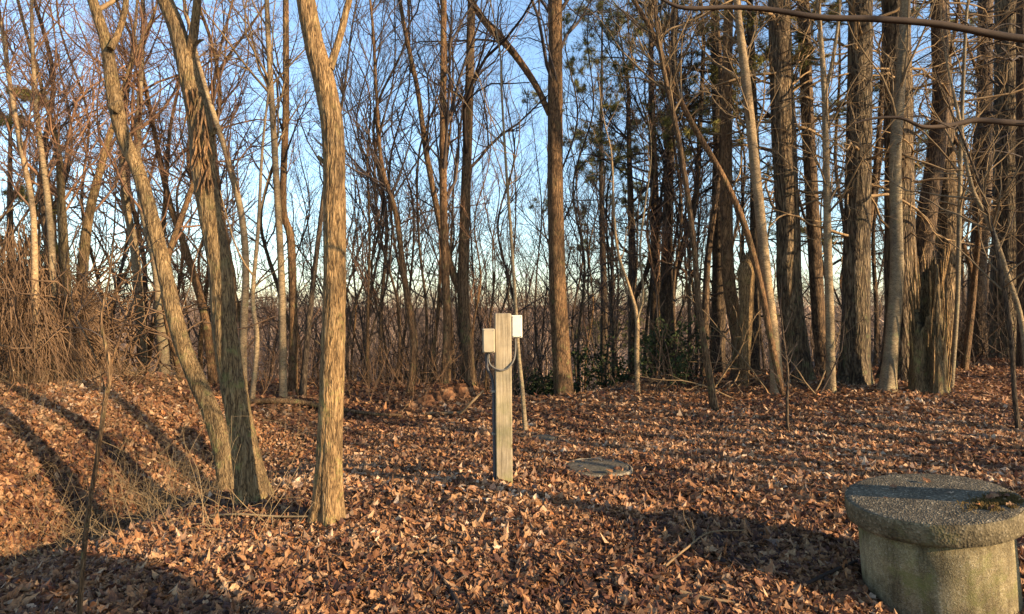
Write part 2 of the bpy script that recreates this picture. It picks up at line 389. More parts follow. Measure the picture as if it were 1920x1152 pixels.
# ------------------------------------------------------------------ naming
def tag(o, label=None, cat=None, group=None, kind=None):
    if label: o["label"] = label
    if cat: o["category"] = cat
    if group: o["group"] = group
    if kind: o["kind"] = kind
    return o

def empty(name, loc, label=None, cat=None, group=None):
    o = bpy.data.objects.new(name, None); COL.objects.link(o); o.location = loc; o.empty_display_size = .2
    return tag(o, label, cat, group)

# ------------------------------------------------------------------ ground sheet
def axis(lo, hi, step, far_lo, far_hi, grow=1.09):
    a = list(np.arange(lo, hi+1e-6, step)); s = step
    while a[-1] < far_hi: s *= grow; a.append(a[-1]+s)
    s = step
    while a[0] > far_lo: s *= grow; a.insert(0, a[0]-s)
    return np.array(a)
gx = axis(-9, 10, .1, -900, 900); gy = axis(1, 16, .1, -120, 900)
X, Y = np.meshgrid(gx, gy)
Z = ground_h(X, Y)
mb = MB(); nx = len(gx); ny = len(gy)
i = (np.arange(ny-1)[:, None]*nx + np.arange(nx-1)[None]).ravel()
mb.add(np.stack([X, Y, Z], -1), np.stack([i, i+1, i+nx+1, i+nx], 1))
tag(mb.build("ground", M['ground']), kind='structure')

# ------------------------------------------------------------------ fallen leaves
RISER = (2.474, 4.04); COVER = hit(1120, 883); COVER2 = hit(1017, 828)
def leaf_outline(kind):
    if kind == 0:                                              # lobed leaf, 14 rim points round a centre
        a = np.linspace(0, 2*np.pi, 15)[:-1]
        r = np.array([.30, .33, .30, .38, .34, .42, .40, .58, .40, .42, .34, .38, .30, .33])
        x = r*np.sin(a)*.95; y = -np.cos(a)*r*1.3
    elif kind == 1:
        a = np.linspace(0, 2*np.pi, 9)[:-1]; r = np.array([.5, .34, .36, .36, .58, .36, .36, .34]); x = r*np.sin(a)*.95; y = -np.cos(a)*r*1.1
    else:
        a = np.linspace(0, 2*np.pi, 5)[:-1]; r = np.array([.52, .3, .52, .3]); x = r*np.sin(a); y = -np.cos(a)*r
    return np.stack([np.r_[0, x], np.r_[0, y]], 1)
def scatter_leaves(name, x, y, size, kind, lift=.035, tilt=.38, curl=.5, zs=None):
    m = np.full(len(x), zs is not None) | ((np.hypot(x-RISER[0], y-RISER[1]) > .40) & (np.hypot(x-COVER[0], y-COVER[1]) > .355) & (np.hypot(x-COVER2[0], y-COVER2[1]) > .18))
    x, y = x[m], y[m]; N = len(x); o = leaf_outline(kind); K = len(o)
    z = ground_h(x, y); e = .05
    if zs is not None: z = np.asarray(zs, float)
    g0 = ground_h(x, y); nx_ = -(ground_h(x+e, y)-g0)/e; ny_ = -(ground_h(x, y+e)-g0)/e
    nrm = unit(np.stack([nx_, ny_, np.ones(N)], 1) + rng.normal(size=(N, 3))*tilt)
    th = rng.uniform(0, 2*np.pi, N); t = np.stack([np.cos(th), np.sin(th), np.zeros(N)], 1)
    t = unit(t - (t*nrm).sum(1, keepdims=True)*nrm); b = np.cross(nrm, t)
    s = size * np.clip(np.exp(rng.normal(size=N)*.34), .45, 1.9) * .80
    c1 = rng.normal(size=N)*curl; c2 = rng.normal(size=N)*curl*.7; tw = rng.normal(size=N)*curl*.8
    lx = o[None, :, 0]*rng.uniform(.75, 1.1, N)[:, None]; ly = o[None, :, 1] + 0*lx
    lx = lx*(1+rng.normal(size=(N, K))*.17); ly = ly*(1+rng.normal(size=(N, K))*.15)
    lz = c1[:, None]*lx**2*1.6 + c2[:, None]*ly**2*1.6 + tw[:, None]*lx*ly*1.6 + rng.normal(size=(N, K))*.05
    base = np.stack([x, y, z + rng.uniform(.004, lift, N) + s*.12], 1)
    V = base[:, None] + s[:, None, None]*(lx[..., None]*t[:, None] + ly[..., None]*b[:, None] + lz[..., None]*nrm[:, None])
    k = np.arange(1, K); k2 = np.r_[np.arange(2, K), 1]
    tri = np.stack([np.zeros(K-1, int), k, k2], 1)[None] + (np.arange(N)*K)[:, None, None]
    tone = np.clip(rng.beta(1.5, 1.6, N) + .34*vnoise(x*1.3, y*1.3, 4) + .25*vnoise(x*.45, y*.45, 8) + (z*0), 0, 1)
    mb = MB(); mb.add(V.reshape(-1, 3), None, tri.reshape(-1, 3), np.repeat(tone, K))
    return tag(mb.build(name, M['leaf'], smooth=False), None, None, None, 'stuff')
def fan(n, y0, y1, a0=-.95, a1=.95):
    y = np.sqrt(rng.uniform(y0*y0, y1*y1, n)); return y*rng.uniform(a0, a1, n), y
x, y = fan(85000, 1.9, 5.2); o = scatter_leaves("fallen_leaves", x, y, .060, 0, .03, .44, .42)
tag(o, "brown fallen oak and maple leaves covering the near ground", "leaf litter")
x, y = fan(140000, 5.0, 9.5); o = scatter_leaves("fallen_leaves", x, y, .064, 1, .035, .48, .45)
tag(o, "brown fallen leaves carpeting the ground round the wooden post", "leaf litter")
x, y = fan(130000, 9.3, 21); o = scatter_leaves("fallen_leaves", x, y, .085, 2, .05)
tag(o, "brown fallen leaves spread beneath the trees at the wood's edge", "leaf litter")

q = np.random.default_rng(12); a = q.uniform(0, 6.28, 34); r = .335*np.sqrt(q.uniform(.25, 1.05, 34)); x = COVER[0]+r*np.cos(a); y = COVER[1]+r*np.sin(a)
o = scatter_leaves("fallen_leaves", x, y, .06, 1, .012, .2, .4, zs=COVER[2]+.046+0*x); tag(o, "few brown leaves blown onto the flat round access cover", "leaf litter")
x = np.r_[q.normal(.27, .08, 12), q.uniform(-.3, .3, 5)]; y = np.r_[-.2+q.normal(0, .06, 12), q.uniform(-.3, .3, 5)]
o = scatter_leaves("fallen_leaves", RISER[0]+x, RISER[1]+y, .055, 0, .01, .2, .4, zs=.486+.112*x+.037*y); tag(o, "few brown leaves lying on the concrete riser's lid", "leaf litter")
# ------------------------------------------------------------------ the wooden post with its two boxes
def box(mb, c, s, rz=0.0, bev=0.0):
    cx, cy_, cz = c; hx, hy, hz = s[0]/2, s[1]/2, s[2]/2; b = bev
    prof = [(hx-b, -hy), (hx, -hy+b), (hx, hy-b), (hx-b, hy), (-hx+b, hy), (-hx, hy-b), (-hx, -hy+b), (-hx+b, -hy)] if b else [(hx, -hy), (hx, hy), (-hx, hy), (-hx, -hy)]
    P = np.array(prof); k = len(P); lv = [(-hz, 1-b*0), (hz, 1)]
    rings = []
    for z, sh in ((-hz, b), (-hz+b, 0), (hz-b, 0), (hz, b)) if b else ((-hz, 0), (hz, 0)):
        sc = np.array([(hx-sh)/hx, (hy-sh)/hy]); rings.append(np.c_[P*sc, np.full(k, z)])
    V = np.vstack(rings); ca, sa = math.cos(rz), math.sin(rz)
    V = np.c_[V[:, 0]*ca-V[:, 1]*sa+cx, V[:, 0]*sa+V[:, 1]*ca+cy_, V[:, 2]+cz]
    nr = len(rings); q = []
    for r in range(nr-1):
        for j in range(k): q.append((r*k+j, r*k+(j+1) % k, (r+1)*k+(j+1) % k, (r+1)*k+j))
    tr = []
    for j in range(1, k-1): tr += [(0, j+1, j), ((nr-1)*k, (nr-1)*k+j, (nr-1)*k+j+1)]
    mb.add(V, q, tr)

px, py, pz = hit(945, 912)
PW = .142; post = empty("wooden_post", (px, py+PW/2, pz), "square weathered wooden post carrying two small utility boxes, alone in the leaves", "post")
post.rotation_euler = (0, math.radians(-.5), math.radians(4))
topz = CAM_Z - (588-576)/F*py - pz
mb = MB(); box(mb, (0, 0, topz/2-.1), (PW, PW, topz+.2), 0, .006); mb.build("shaft", M['timber'], post, smooth=False)
def util_box(cx, cz, w, h, mat, lid_in, dy=0.0):
    mb = MB(); box(mb, (cx, dy-.012, cz), (w, .085, h), 0, .005); bx = mb.build("utility_box", mat, post, smooth=False)
    mb = MB(); box(mb, (cx, dy-.062, cz), (w-lid_in, .014, h-lid_in), 0, .003); lid = mb.build("lid", mat, bx, smooth=False)
    for sx in (-1, 1):
        for sz in (-1, 1):
            mb = MB(); tubes(mb, [[(cx+sx*(w/2-.014), dy-.068, cz+sz*(h/2-.014)), (cx+sx*(w/2-.014), dy-.0725, cz+sz*(h/2-.014))]], [[.004, .0035]], 8, cap=True)
            mb.build("screw", M['steel'], bx)
    return bx
s = py/F
def pxz(v): return CAM_Z-(v-576)*s-pz
a = util_box(-PW/2-.056, (pxz(616)+pxz(662))/2, .106, .21, M['box_tan'], .014, -.028); a["label"] = "beige lower utility box on the post's left side"
b_ = util_box(PW/2+.049, (pxz(591)+pxz(635))/2, .096, .198, M['box_white'], .016); b_["label"] = "white upper utility box on the post's right side"
pts = [(-PW/2-.055, -.05, pxz(661)), (-PW/2-.055, -.052, pxz(678)), (-PW/2-.03, -.075, pxz(687)), (-.045, -PW/2-.016, pxz(693)), (.01, -PW/2-.016, pxz(693.5)), (.05, -PW/2-.018, pxz(688)), (PW/2+.018, -.07, pxz(676)), (PW/2+.036, -.04, pxz(660)), (PW/2+.038, -.03, pxz(634))]
P_, R_ = smooth_path(pts, [.0078]*len(pts), 50); mb = MB(); tubes(mb, [P_], [R_], 12); mb.build("conduit", M['conduit'], post)
mb = MB(); pts = [(-PW/2-.075, -.02, pxz(661)), (-PW/2-.07, -.02, pxz(690)), (-PW/2-.02, -.02, pxz(720)), (-PW/2-.016, -.03, pxz(800)), (-PW/2-.014, -.035, -.12)]
P_, R_ = smooth_path(pts, [.013]*5, 30); tubes(mb, [P_], [R_], 12); mb.build("cable", M['cable'], post)
for z in (pxz(735), pxz(815)):
    mb = MB(); box(mb, (-PW/2-.012, -.03, z), (.045, .03, .02), 0, .002); mb.build("cable_clip", M['steel'], post, smooth=False)

# ------------------------------------------------------------------ concrete riser
def lathe(mb, prof, n, wob=0.0, seed=0):
    prof = np.array(prof); K = len(prof); a = np.arange(n)*2*np.pi/n
    r = prof[:, 0][:, None]*(1+wob*vnoise(np.cos(a)*4+seed, np.sin(a)*4, prof[:, 1][:, None]*6))
    V = np.stack([r*np.cos(a), r*np.sin(a), prof[:, 1][:, None]+0*r + wob*.5*vnoise(r*np.cos(a)*14, r*np.sin(a)*14, seed)*.4], -1).reshape(-1, 3)
    q = []
    for k in range(K-1):
        j = np.arange(n); q.append(np.stack([k*n+j, k*n+(j+1) % n, (k+1)*n+(j+1) % n, (k+1)*n+j], 1))
    mb.add(V, np.concatenate(q))
riser = empty("concrete_riser", (RISER[0], RISER[1], .484), "round concrete well riser with a thick mossy lid in the right foreground", "concrete riser")
riser.rotation_euler = (Matrix.Rotation(-.1115, 3, 'Y') @ Matrix.Rotation(.0373, 3, 'X')).to_euler()
R = .46
mb = MB(); lathe(mb, [(.0001, 0.004), (.1, .003), (.2, .002), (.3, 0), (.38, 0), (.42, 0), (.443, -.002), (.453, -.007)], 160, .02, 1); lid = mb.build("lid", M['conc_lid'], riser)
mb = MB(); lathe(mb, [(.453, -.007), (.459, -.016), (.460, -.05), (.459, -.10), (.455, -.126), (.445, -.132), (.38, -.134)], 160, .005, 2); mb.build("rim", M['conc_rim'], lid)
mb = MB(); lathe(mb, [(.375, -.128), (.397, -.13), (.40, -.3), (.402, -.5), (.404, -.72)], 128, .012, 3); mb.build("body", M['conc_body'], riser)
# moss growing in a crack at the lid's right side: many small tufts
g = np.random.default_rng(3); N = 5200
ax = g.normal(.27, .085, N); ay = -.215+.12*(ax-.27)+g.normal(0, .045, N) + .08*vnoise(ax*9, 3.3, 0)
ok = (np.hypot(ax, ay) < .445) & (vnoise(ax*22, ay*30, 1) > -.16); ax, ay = ax[ok], ay[ok]
p = np.stack([ax, ay, np.full(len(ax), .002)], 1); d = g.normal(size=p.shape)*.6 + [0, 0, .8]
mb = MB(); P_ = march(p, d, g.uniform(.006, .02, len(p)), 2, .3, 0, g); tubes(mb, P_, np.tile([.0022, .0018, .0008], (len(p), 1)), 3)
mb.build("moss_patch", M['moss'], lid)

# ------------------------------------------------------------------ flat covers in the leaves
def cover(name, hitp, r, label, tilt, hnd=True):
    x, y, z = hitp
    e = empty(name, (x, y, z+.035), label, "manhole cover"); e.rotation_euler = tilt
    mb = MB(); lathe(mb, [(.0001, .014), (r*.5, .012), (r*.85, .008), (r*.9, .004), (r*.91, -.03)], 96, .008, 5); mb.build("cover", M['cover'], e)
    mb = MB(); lathe(mb, [(r*.93, -.05), (r*.935, .003), (r*.95, .008), (r*.985, .006), (r, -.004), (r*1.01, -.06)], 96, .03, 6); mb.build("rim", M['cover_rim'], e)
    if hnd:
        mb = MB(); t = np.linspace(0, np.pi, 12); P_ = np.stack([.045*np.cos(t)+.02, 0*t+.2, .028*np.sin(t)+.008], 1); tubes(mb, [P_], [np.full(12, .007)], 8); mb.build("handle", M['cable'], e)
        mb = MB(); lathe(mb, [(.0001, .0165), (.02, .0165), (.022, .01)], 20); o = mb.build("bolt", M['cable'], e); o.location = (-.16, -.02, 0)
cover("manhole_cover", COVER, .335, "flat round grey access cover lying in the leaves right of the post", (math.radians(1.2), math.radians(.5), 0))
cover("manhole_cover", COVER2, .17, "small half-buried grey cover in the leaves just right of the post, beyond the large cover", (math.radians(2), math.radians(-2), 0), False)
# ------------------------------------------------------------------ trees
def bark_rough(amp, fx, fz, seed, flare=0.0, z0=0.0, fh=.22):
    def f(X, a):
        n = 1 + amp*(vnoise(X[..., 0]*fx, X[..., 1]*fx, X[..., 2]*fz+seed)*1.5) + amp*.5*vnoise(X[..., 0]*fx*2.2, X[..., 1]*fx*2.2, X[..., 2]*fz*2.5+seed)
        n = n + 2.2*amp*vnoise(np.cos(a)*1.1+seed+0*X[..., 0], np.sin(a)*1.1+0*X[..., 0], X[..., 2]*.9)
        if len(a) > 40:                                        # raised interlaced ridges on the nearest trunks
            w = .02*vnoise(X[..., 0]*6, X[..., 1]*6, X[..., 2]*5)
            n = n - .085*np.clip(1-7*np.abs(vnoise((X[..., 0]+w)*34, (X[..., 1]+w)*34, X[..., 2]*5.5+seed)), 0, 1) + .03*vnoise(X[..., 0]*60, X[..., 1]*60, X[..., 2]*14)
        if flare:
            n = n + flare*np.exp(-(X[..., 2]-z0)/fh)*(.65+.65*np.cos(a*4+seed))
        return n
    return f

def crown(mb, P, R, H, kind, g, t0=.3, dens=1.0):
    """bare branches grown from trunk polylines P (N,K,3)"""
    Ln = np.full(len(P), H)
    if kind == 'hardwood':
        a = sprout(P, R, Ln, int(20*dens), t0, .98, (.5, 1.0), .30, .55, 7, .16, .07, .5, .0030, .2, g)
        b = sprout(*a, 7, .15, 1, (.4, 1.1), .55, .35, 5, .2, .05, .65, .0020, .1, g)
        c = sprout(*b, 5, .15, 1, (.4, 1.1), .6, .3, 3, .22, .03, .65, .0014, 0, g)
        d = sprout(*c, 4, .2, 1, (.4, 1.0), .6, .3, 2, .2, .03, .7, .0012, 0, g)
        sets = ((a, 5), (b, 4), (c, 3), (d, 3))
    elif kind == 'light':
        a = sprout(P, R, Ln, int(26*dens), t0, .98, (.4, .95), .22, .5, 5, .15, .08, .5, .0028, .2, g)
        b = sprout(*a, 7, .2, 1, (.4, 1.0), .5, .3, 4, .18, .05, .65, .0018, .1, g)
        c = sprout(*b, 4, .2, 1, (.4, 1.0), .55, .3, 3, .2, .03, .65, .0012, 0, g)
        sets = ((a, 4), (b, 3), (c, 3))
    elif kind == 'dead':                                       # pine's dead lower limbs: level, crooked, thin
        a = sprout(P, R, Ln, int(34*dens), t0, .98, (1.2, 1.75), .17, .25, 8, .23, -.01, .25, .0035, .55, g)
        b = sprout(*a, 5, .3, 1, (.5, 1.2), .42, .3, 5, .28, .0, .6, .0022, .3, g)
        c = sprout(*b, 3, .3, 1, (.5, 1.1), .5, .3, 3, .25, 0, .6, .0014, 0, g)
        sets = ((a, 5), (b, 3), (c, 3))
    elif kind == 'sapling':
        a = sprout(P, R, Ln, int(11*dens), t0, .97, (.45, 1.0), .28, .4, 6, .16, .06, .55, .0022, .1, g)
        b = sprout(*a, 4, .25, 1, (.4, 1.0), .5, .3, 4, .18, .04, .65, .0015, 0, g)
        sets = ((a, 5), (b, 3))
    for (p, r, _), s in sets: tubes(mb, p, r, s)
    return sets[0][0]

def tuft(mb, P, g, n, length, w):
    """n thin needles fanned round every point of P (N,3)"""
    p = np.repeat(P, n, 0); d = unit(g.normal(size=p.shape)+[0, 0, .35]); L = length*g.uniform(.6, 1.2, (len(p), 1))
    sd = unit(np.cross(d, g.normal(size=p.shape)))*w
    V = np.stack([p-sd, p+sd, p+d*L], 1).reshape(-1, 3); mb.add(V, None, np.arange(len(V)).reshape(-1, 3))

def pine_limbs(mbw, mbn, P, R, H, g, t0, t1, dens=1.0, L=.28, needles=16):
    a = sprout(P, R, np.full(len(P), H), int(26*dens), t0, t1, (1.25, 1.7), L, .55, 7, .08, .015, .3, .006, .7, g)
    b = sprout(*a, 9, .3, 1, (.7, 1.1), .36, .5, 4, .12, .02, .5, .003, .8, g)
    c = sprout(*b, 4, .35, 1, (.6, 1.0), .4, .4, 3, .15, .04, .6, .002, .4, g)
    for (p, r, _), s in ((a, 5), (b, 3), (c, 3)): tubes(mbw, p, r, s)
    tp = np.concatenate([c[0][:, 1], c[0][:, 2], c[0][:, 3], b[0][:, 3], b[0][:, 4]])
    tuft(mbn, tp, g, needles, .15, .005)

def guide(pts, Y, base=None, lean=0.0, zbase=None):
    """pixel path -> points at distance Y (lean: metres the top end comes nearer per point index)"""
    out = []
    for k, (u, v, *_) in enumerate(pts):
        out.append(at(u, v, Y + lean*k))
    return out

TREES = []                                     # (u at eye level, object) for the ordinal labels
def big_tree(name, label, cat, Ybase, pts, widths, bk, tw, kind, top=None, forks=(), sides=20, seed=1, t0=.45, dens=1.0, flare=.8,
             step=.06, amp=.03, group=None, H=None, fx=9, fz=2.4, crown_name="crown", snags=0, yend=0.0):
    """pts: pixel path from the foot upwards; widths: pixel widths there"""
    g = np.random.default_rng(seed)
    u0, v0 = pts[0]
    if Ybase is None: x, y, z = hit(u0, v0)
    else: y = Ybase; x = (u0-960)/F*y; z = float(ground_h(x, y))
    root = empty(name, (x, y, z), label, cat, group)
    o = np.array([x, y, z]); K = len(pts)
    P = [np.array([x, y, z-.12])-o] + [np.array(at(u, v, y+yend*k/(K-1)))-o for k, (u, v) in enumerate(pts) if k > 0]
    Rr = [w*y/F/2 for w in widths]
    H = H or 1.9*(P[-1][2])
    # carry the stem on above the picture
    d = unit(P[-1]-P[-2]); n = 5; last = P[-1].copy(); r = Rr[-1]; rest = max(H-last[2], .5)
    if top != 'cut':
        for k in range(n):
            d = unit(d + g.normal(size=3)*.09 + [0, 0, .12]); last = last + d*rest/n; P.append(last.copy()); Rr.append(max(r*(1-(k+1)/n*.85), .008))
    L = sum(np.linalg.norm(P[i+1]-P[i]) for i in range(len(P)-1))
    nn = max(12, int(L/step)); nn = min(nn, 320)
    S, SR = smooth_path(P, Rr, nn)
    mb = MB(); tubes(mb, [S], [SR], sides, cap=True, rough=bark_rough(amp, fx, fz, seed, flare, -.1))
    mb.build("trunk", M[bk], root)
    stems = [(S, SR)]
    for fk in forks:                                           # (pixel path, widths, yend): limbs leaving the stem
        fp, fw, dy = fk[:3]
        Q = [np.array(at(u, v, y+dy*k/max(1, len(fp)-1)))-o for k, (u, v) in enumerate(fp)]; QR = [w*y/F/2 for w in fw]
        d = unit(Q[-1]-Q[-2]); last = Q[-1].copy(); rest = max(.5, (H-last[2])*.7)
        if len(fk) < 4:
            for k in range(4):
                d = unit(d + g.normal(size=3)*.12 + [0, 0, .14]); last = last + d*rest/4; Q.append(last.copy()); QR.append(max(QR[len(fp)-1]*(1-(k+1)/4*.8), .006))
        S2, SR2 = smooth_path(Q, QR, max(10, min(120, int(rest/.08)+20)))
        mb = MB(); tubes(mb, [S2], [SR2], max(8, min(20, sides//2)), cap=True, rough=bark_rough(amp, fx, fz, seed+3)); mb.build("limb", M[bk], root)
        stems.append((S2, SR2))
    mb = MB()
    if kind:
        for k, (S_, R_) in enumerate(stems):
            if k and np.linalg.norm(S_[-1]-S_[0]) < .3: continue      # a stub bears no twigs
            idx = np.linspace(0, len(S_)-1, 24).astype(int)
            crown(mb, S_[idx][None], R_[idx][None], H*(1 if k == 0 else .6), kind, g, t0 if k == 0 else .15, dens*(1 if k == 0 else .5))
        mb.build(crown_name, M[tw], root)
    return root, stems

HW = 'hardwood'
# --- the three trunks in the left foreground
big_tree("tree", "leaning knobbed golden trunk, leftmost of the three trunks in the left foreground", "tree", 6.8,
    [(440, 922), (405, 800), (340, 640), (300, 470), (262, 330), (232, 260), (215, 190), (198, 80), (172, -5), (150, -90)], [37, 35, 30, 27, 25, 25, 27, 21, 18, 17],
    'bark_gold', 'twig_tan', HW, forks=[([(207, 92), (222, 62), (234, 20), (242, -40)], [13, 12, 11, 10], .2), ([(214, 206), (223, 196), (229, 190)], [24, 17, 7], 0, 1)], seed=21, H=9, t0=.55, sides=84, step=.035, yend=.1)
t2, st2 = big_tree("tree", "thick dark-sided trunk with torn wound, middle of three in the left foreground", "tree", 5.655,
    [(484, 960), (452, 800), (425, 650), (412, 500), (394, 400), (382, 320), (376, 240), (352, 130), (330, 50), (306, -10), (285, -90)], [53, 47, 45, 42, 40, 44, 46, 38, 31, 28, 26],
    'bark_gold', 'twig_tan', HW, forks=[([(352, 118), (362, 70), (368, 20), (372, -60)], [19, 17, 15, 14], -.1), ([(364, 84), (374, 77), (382, 75)], [10, 6, 3], 0, 1), ([(380, 262), (398, 250), (404, 240)], [20, 14, 6], -.05, 1)], seed=34, H=10, t0=.5, sides=96, step=.03, amp=.045)
big_tree("tree", "straight furrowed golden trunk, rightmost of the three trunks in the left foreground", "tree", None,
    [(612, 984), (620, 780), (626, 600), (628, 400), (624, 250), (610, 165), (588, 80), (572, -5), (560, -90)], [47, 45, 43, 42, 41, 41, 37, 35, 33],
    'bark_gold', 'twig_tan', HW, forks=[([(618, 130), (634, 80), (648, 25), (660, -50)], [16, 14, 13, 12], .15), ([(612, 308), (603, 300), (596, 292)], [11, 8, 4], -.02, 1)], seed=55, H=11, t0=.5, sides=96, step=.03, amp=.035)
# torn wound on the middle trunk: splintered slivers of paler wood standing off the bark
g = np.random.default_rng(8); o = np.array(t2.location); Yt = t2.location.y
cs, ds = [], []
for k in range(46):
    v = g.uniform(150, 345); u = 352+(v-150)*.16+g.uniform(-8, 22)
    cs.append(np.array(at(u, v, Yt-.095+g.uniform(-.01, .02)))-o); ds.append([g.uniform(-.12, .2), g.uniform(-.25, 0), -1])
Pw = march(np.array(cs), np.array(ds, float), g.uniform(.08, .26, len(cs)), 4, .08, 0, g)
mb = MB(); tubes(mb, Pw, np.tile([.004, .011, .010, .007, .002], (len(cs), 1)), 5); mb.build("torn_bark", M['bark_mid'], t2)

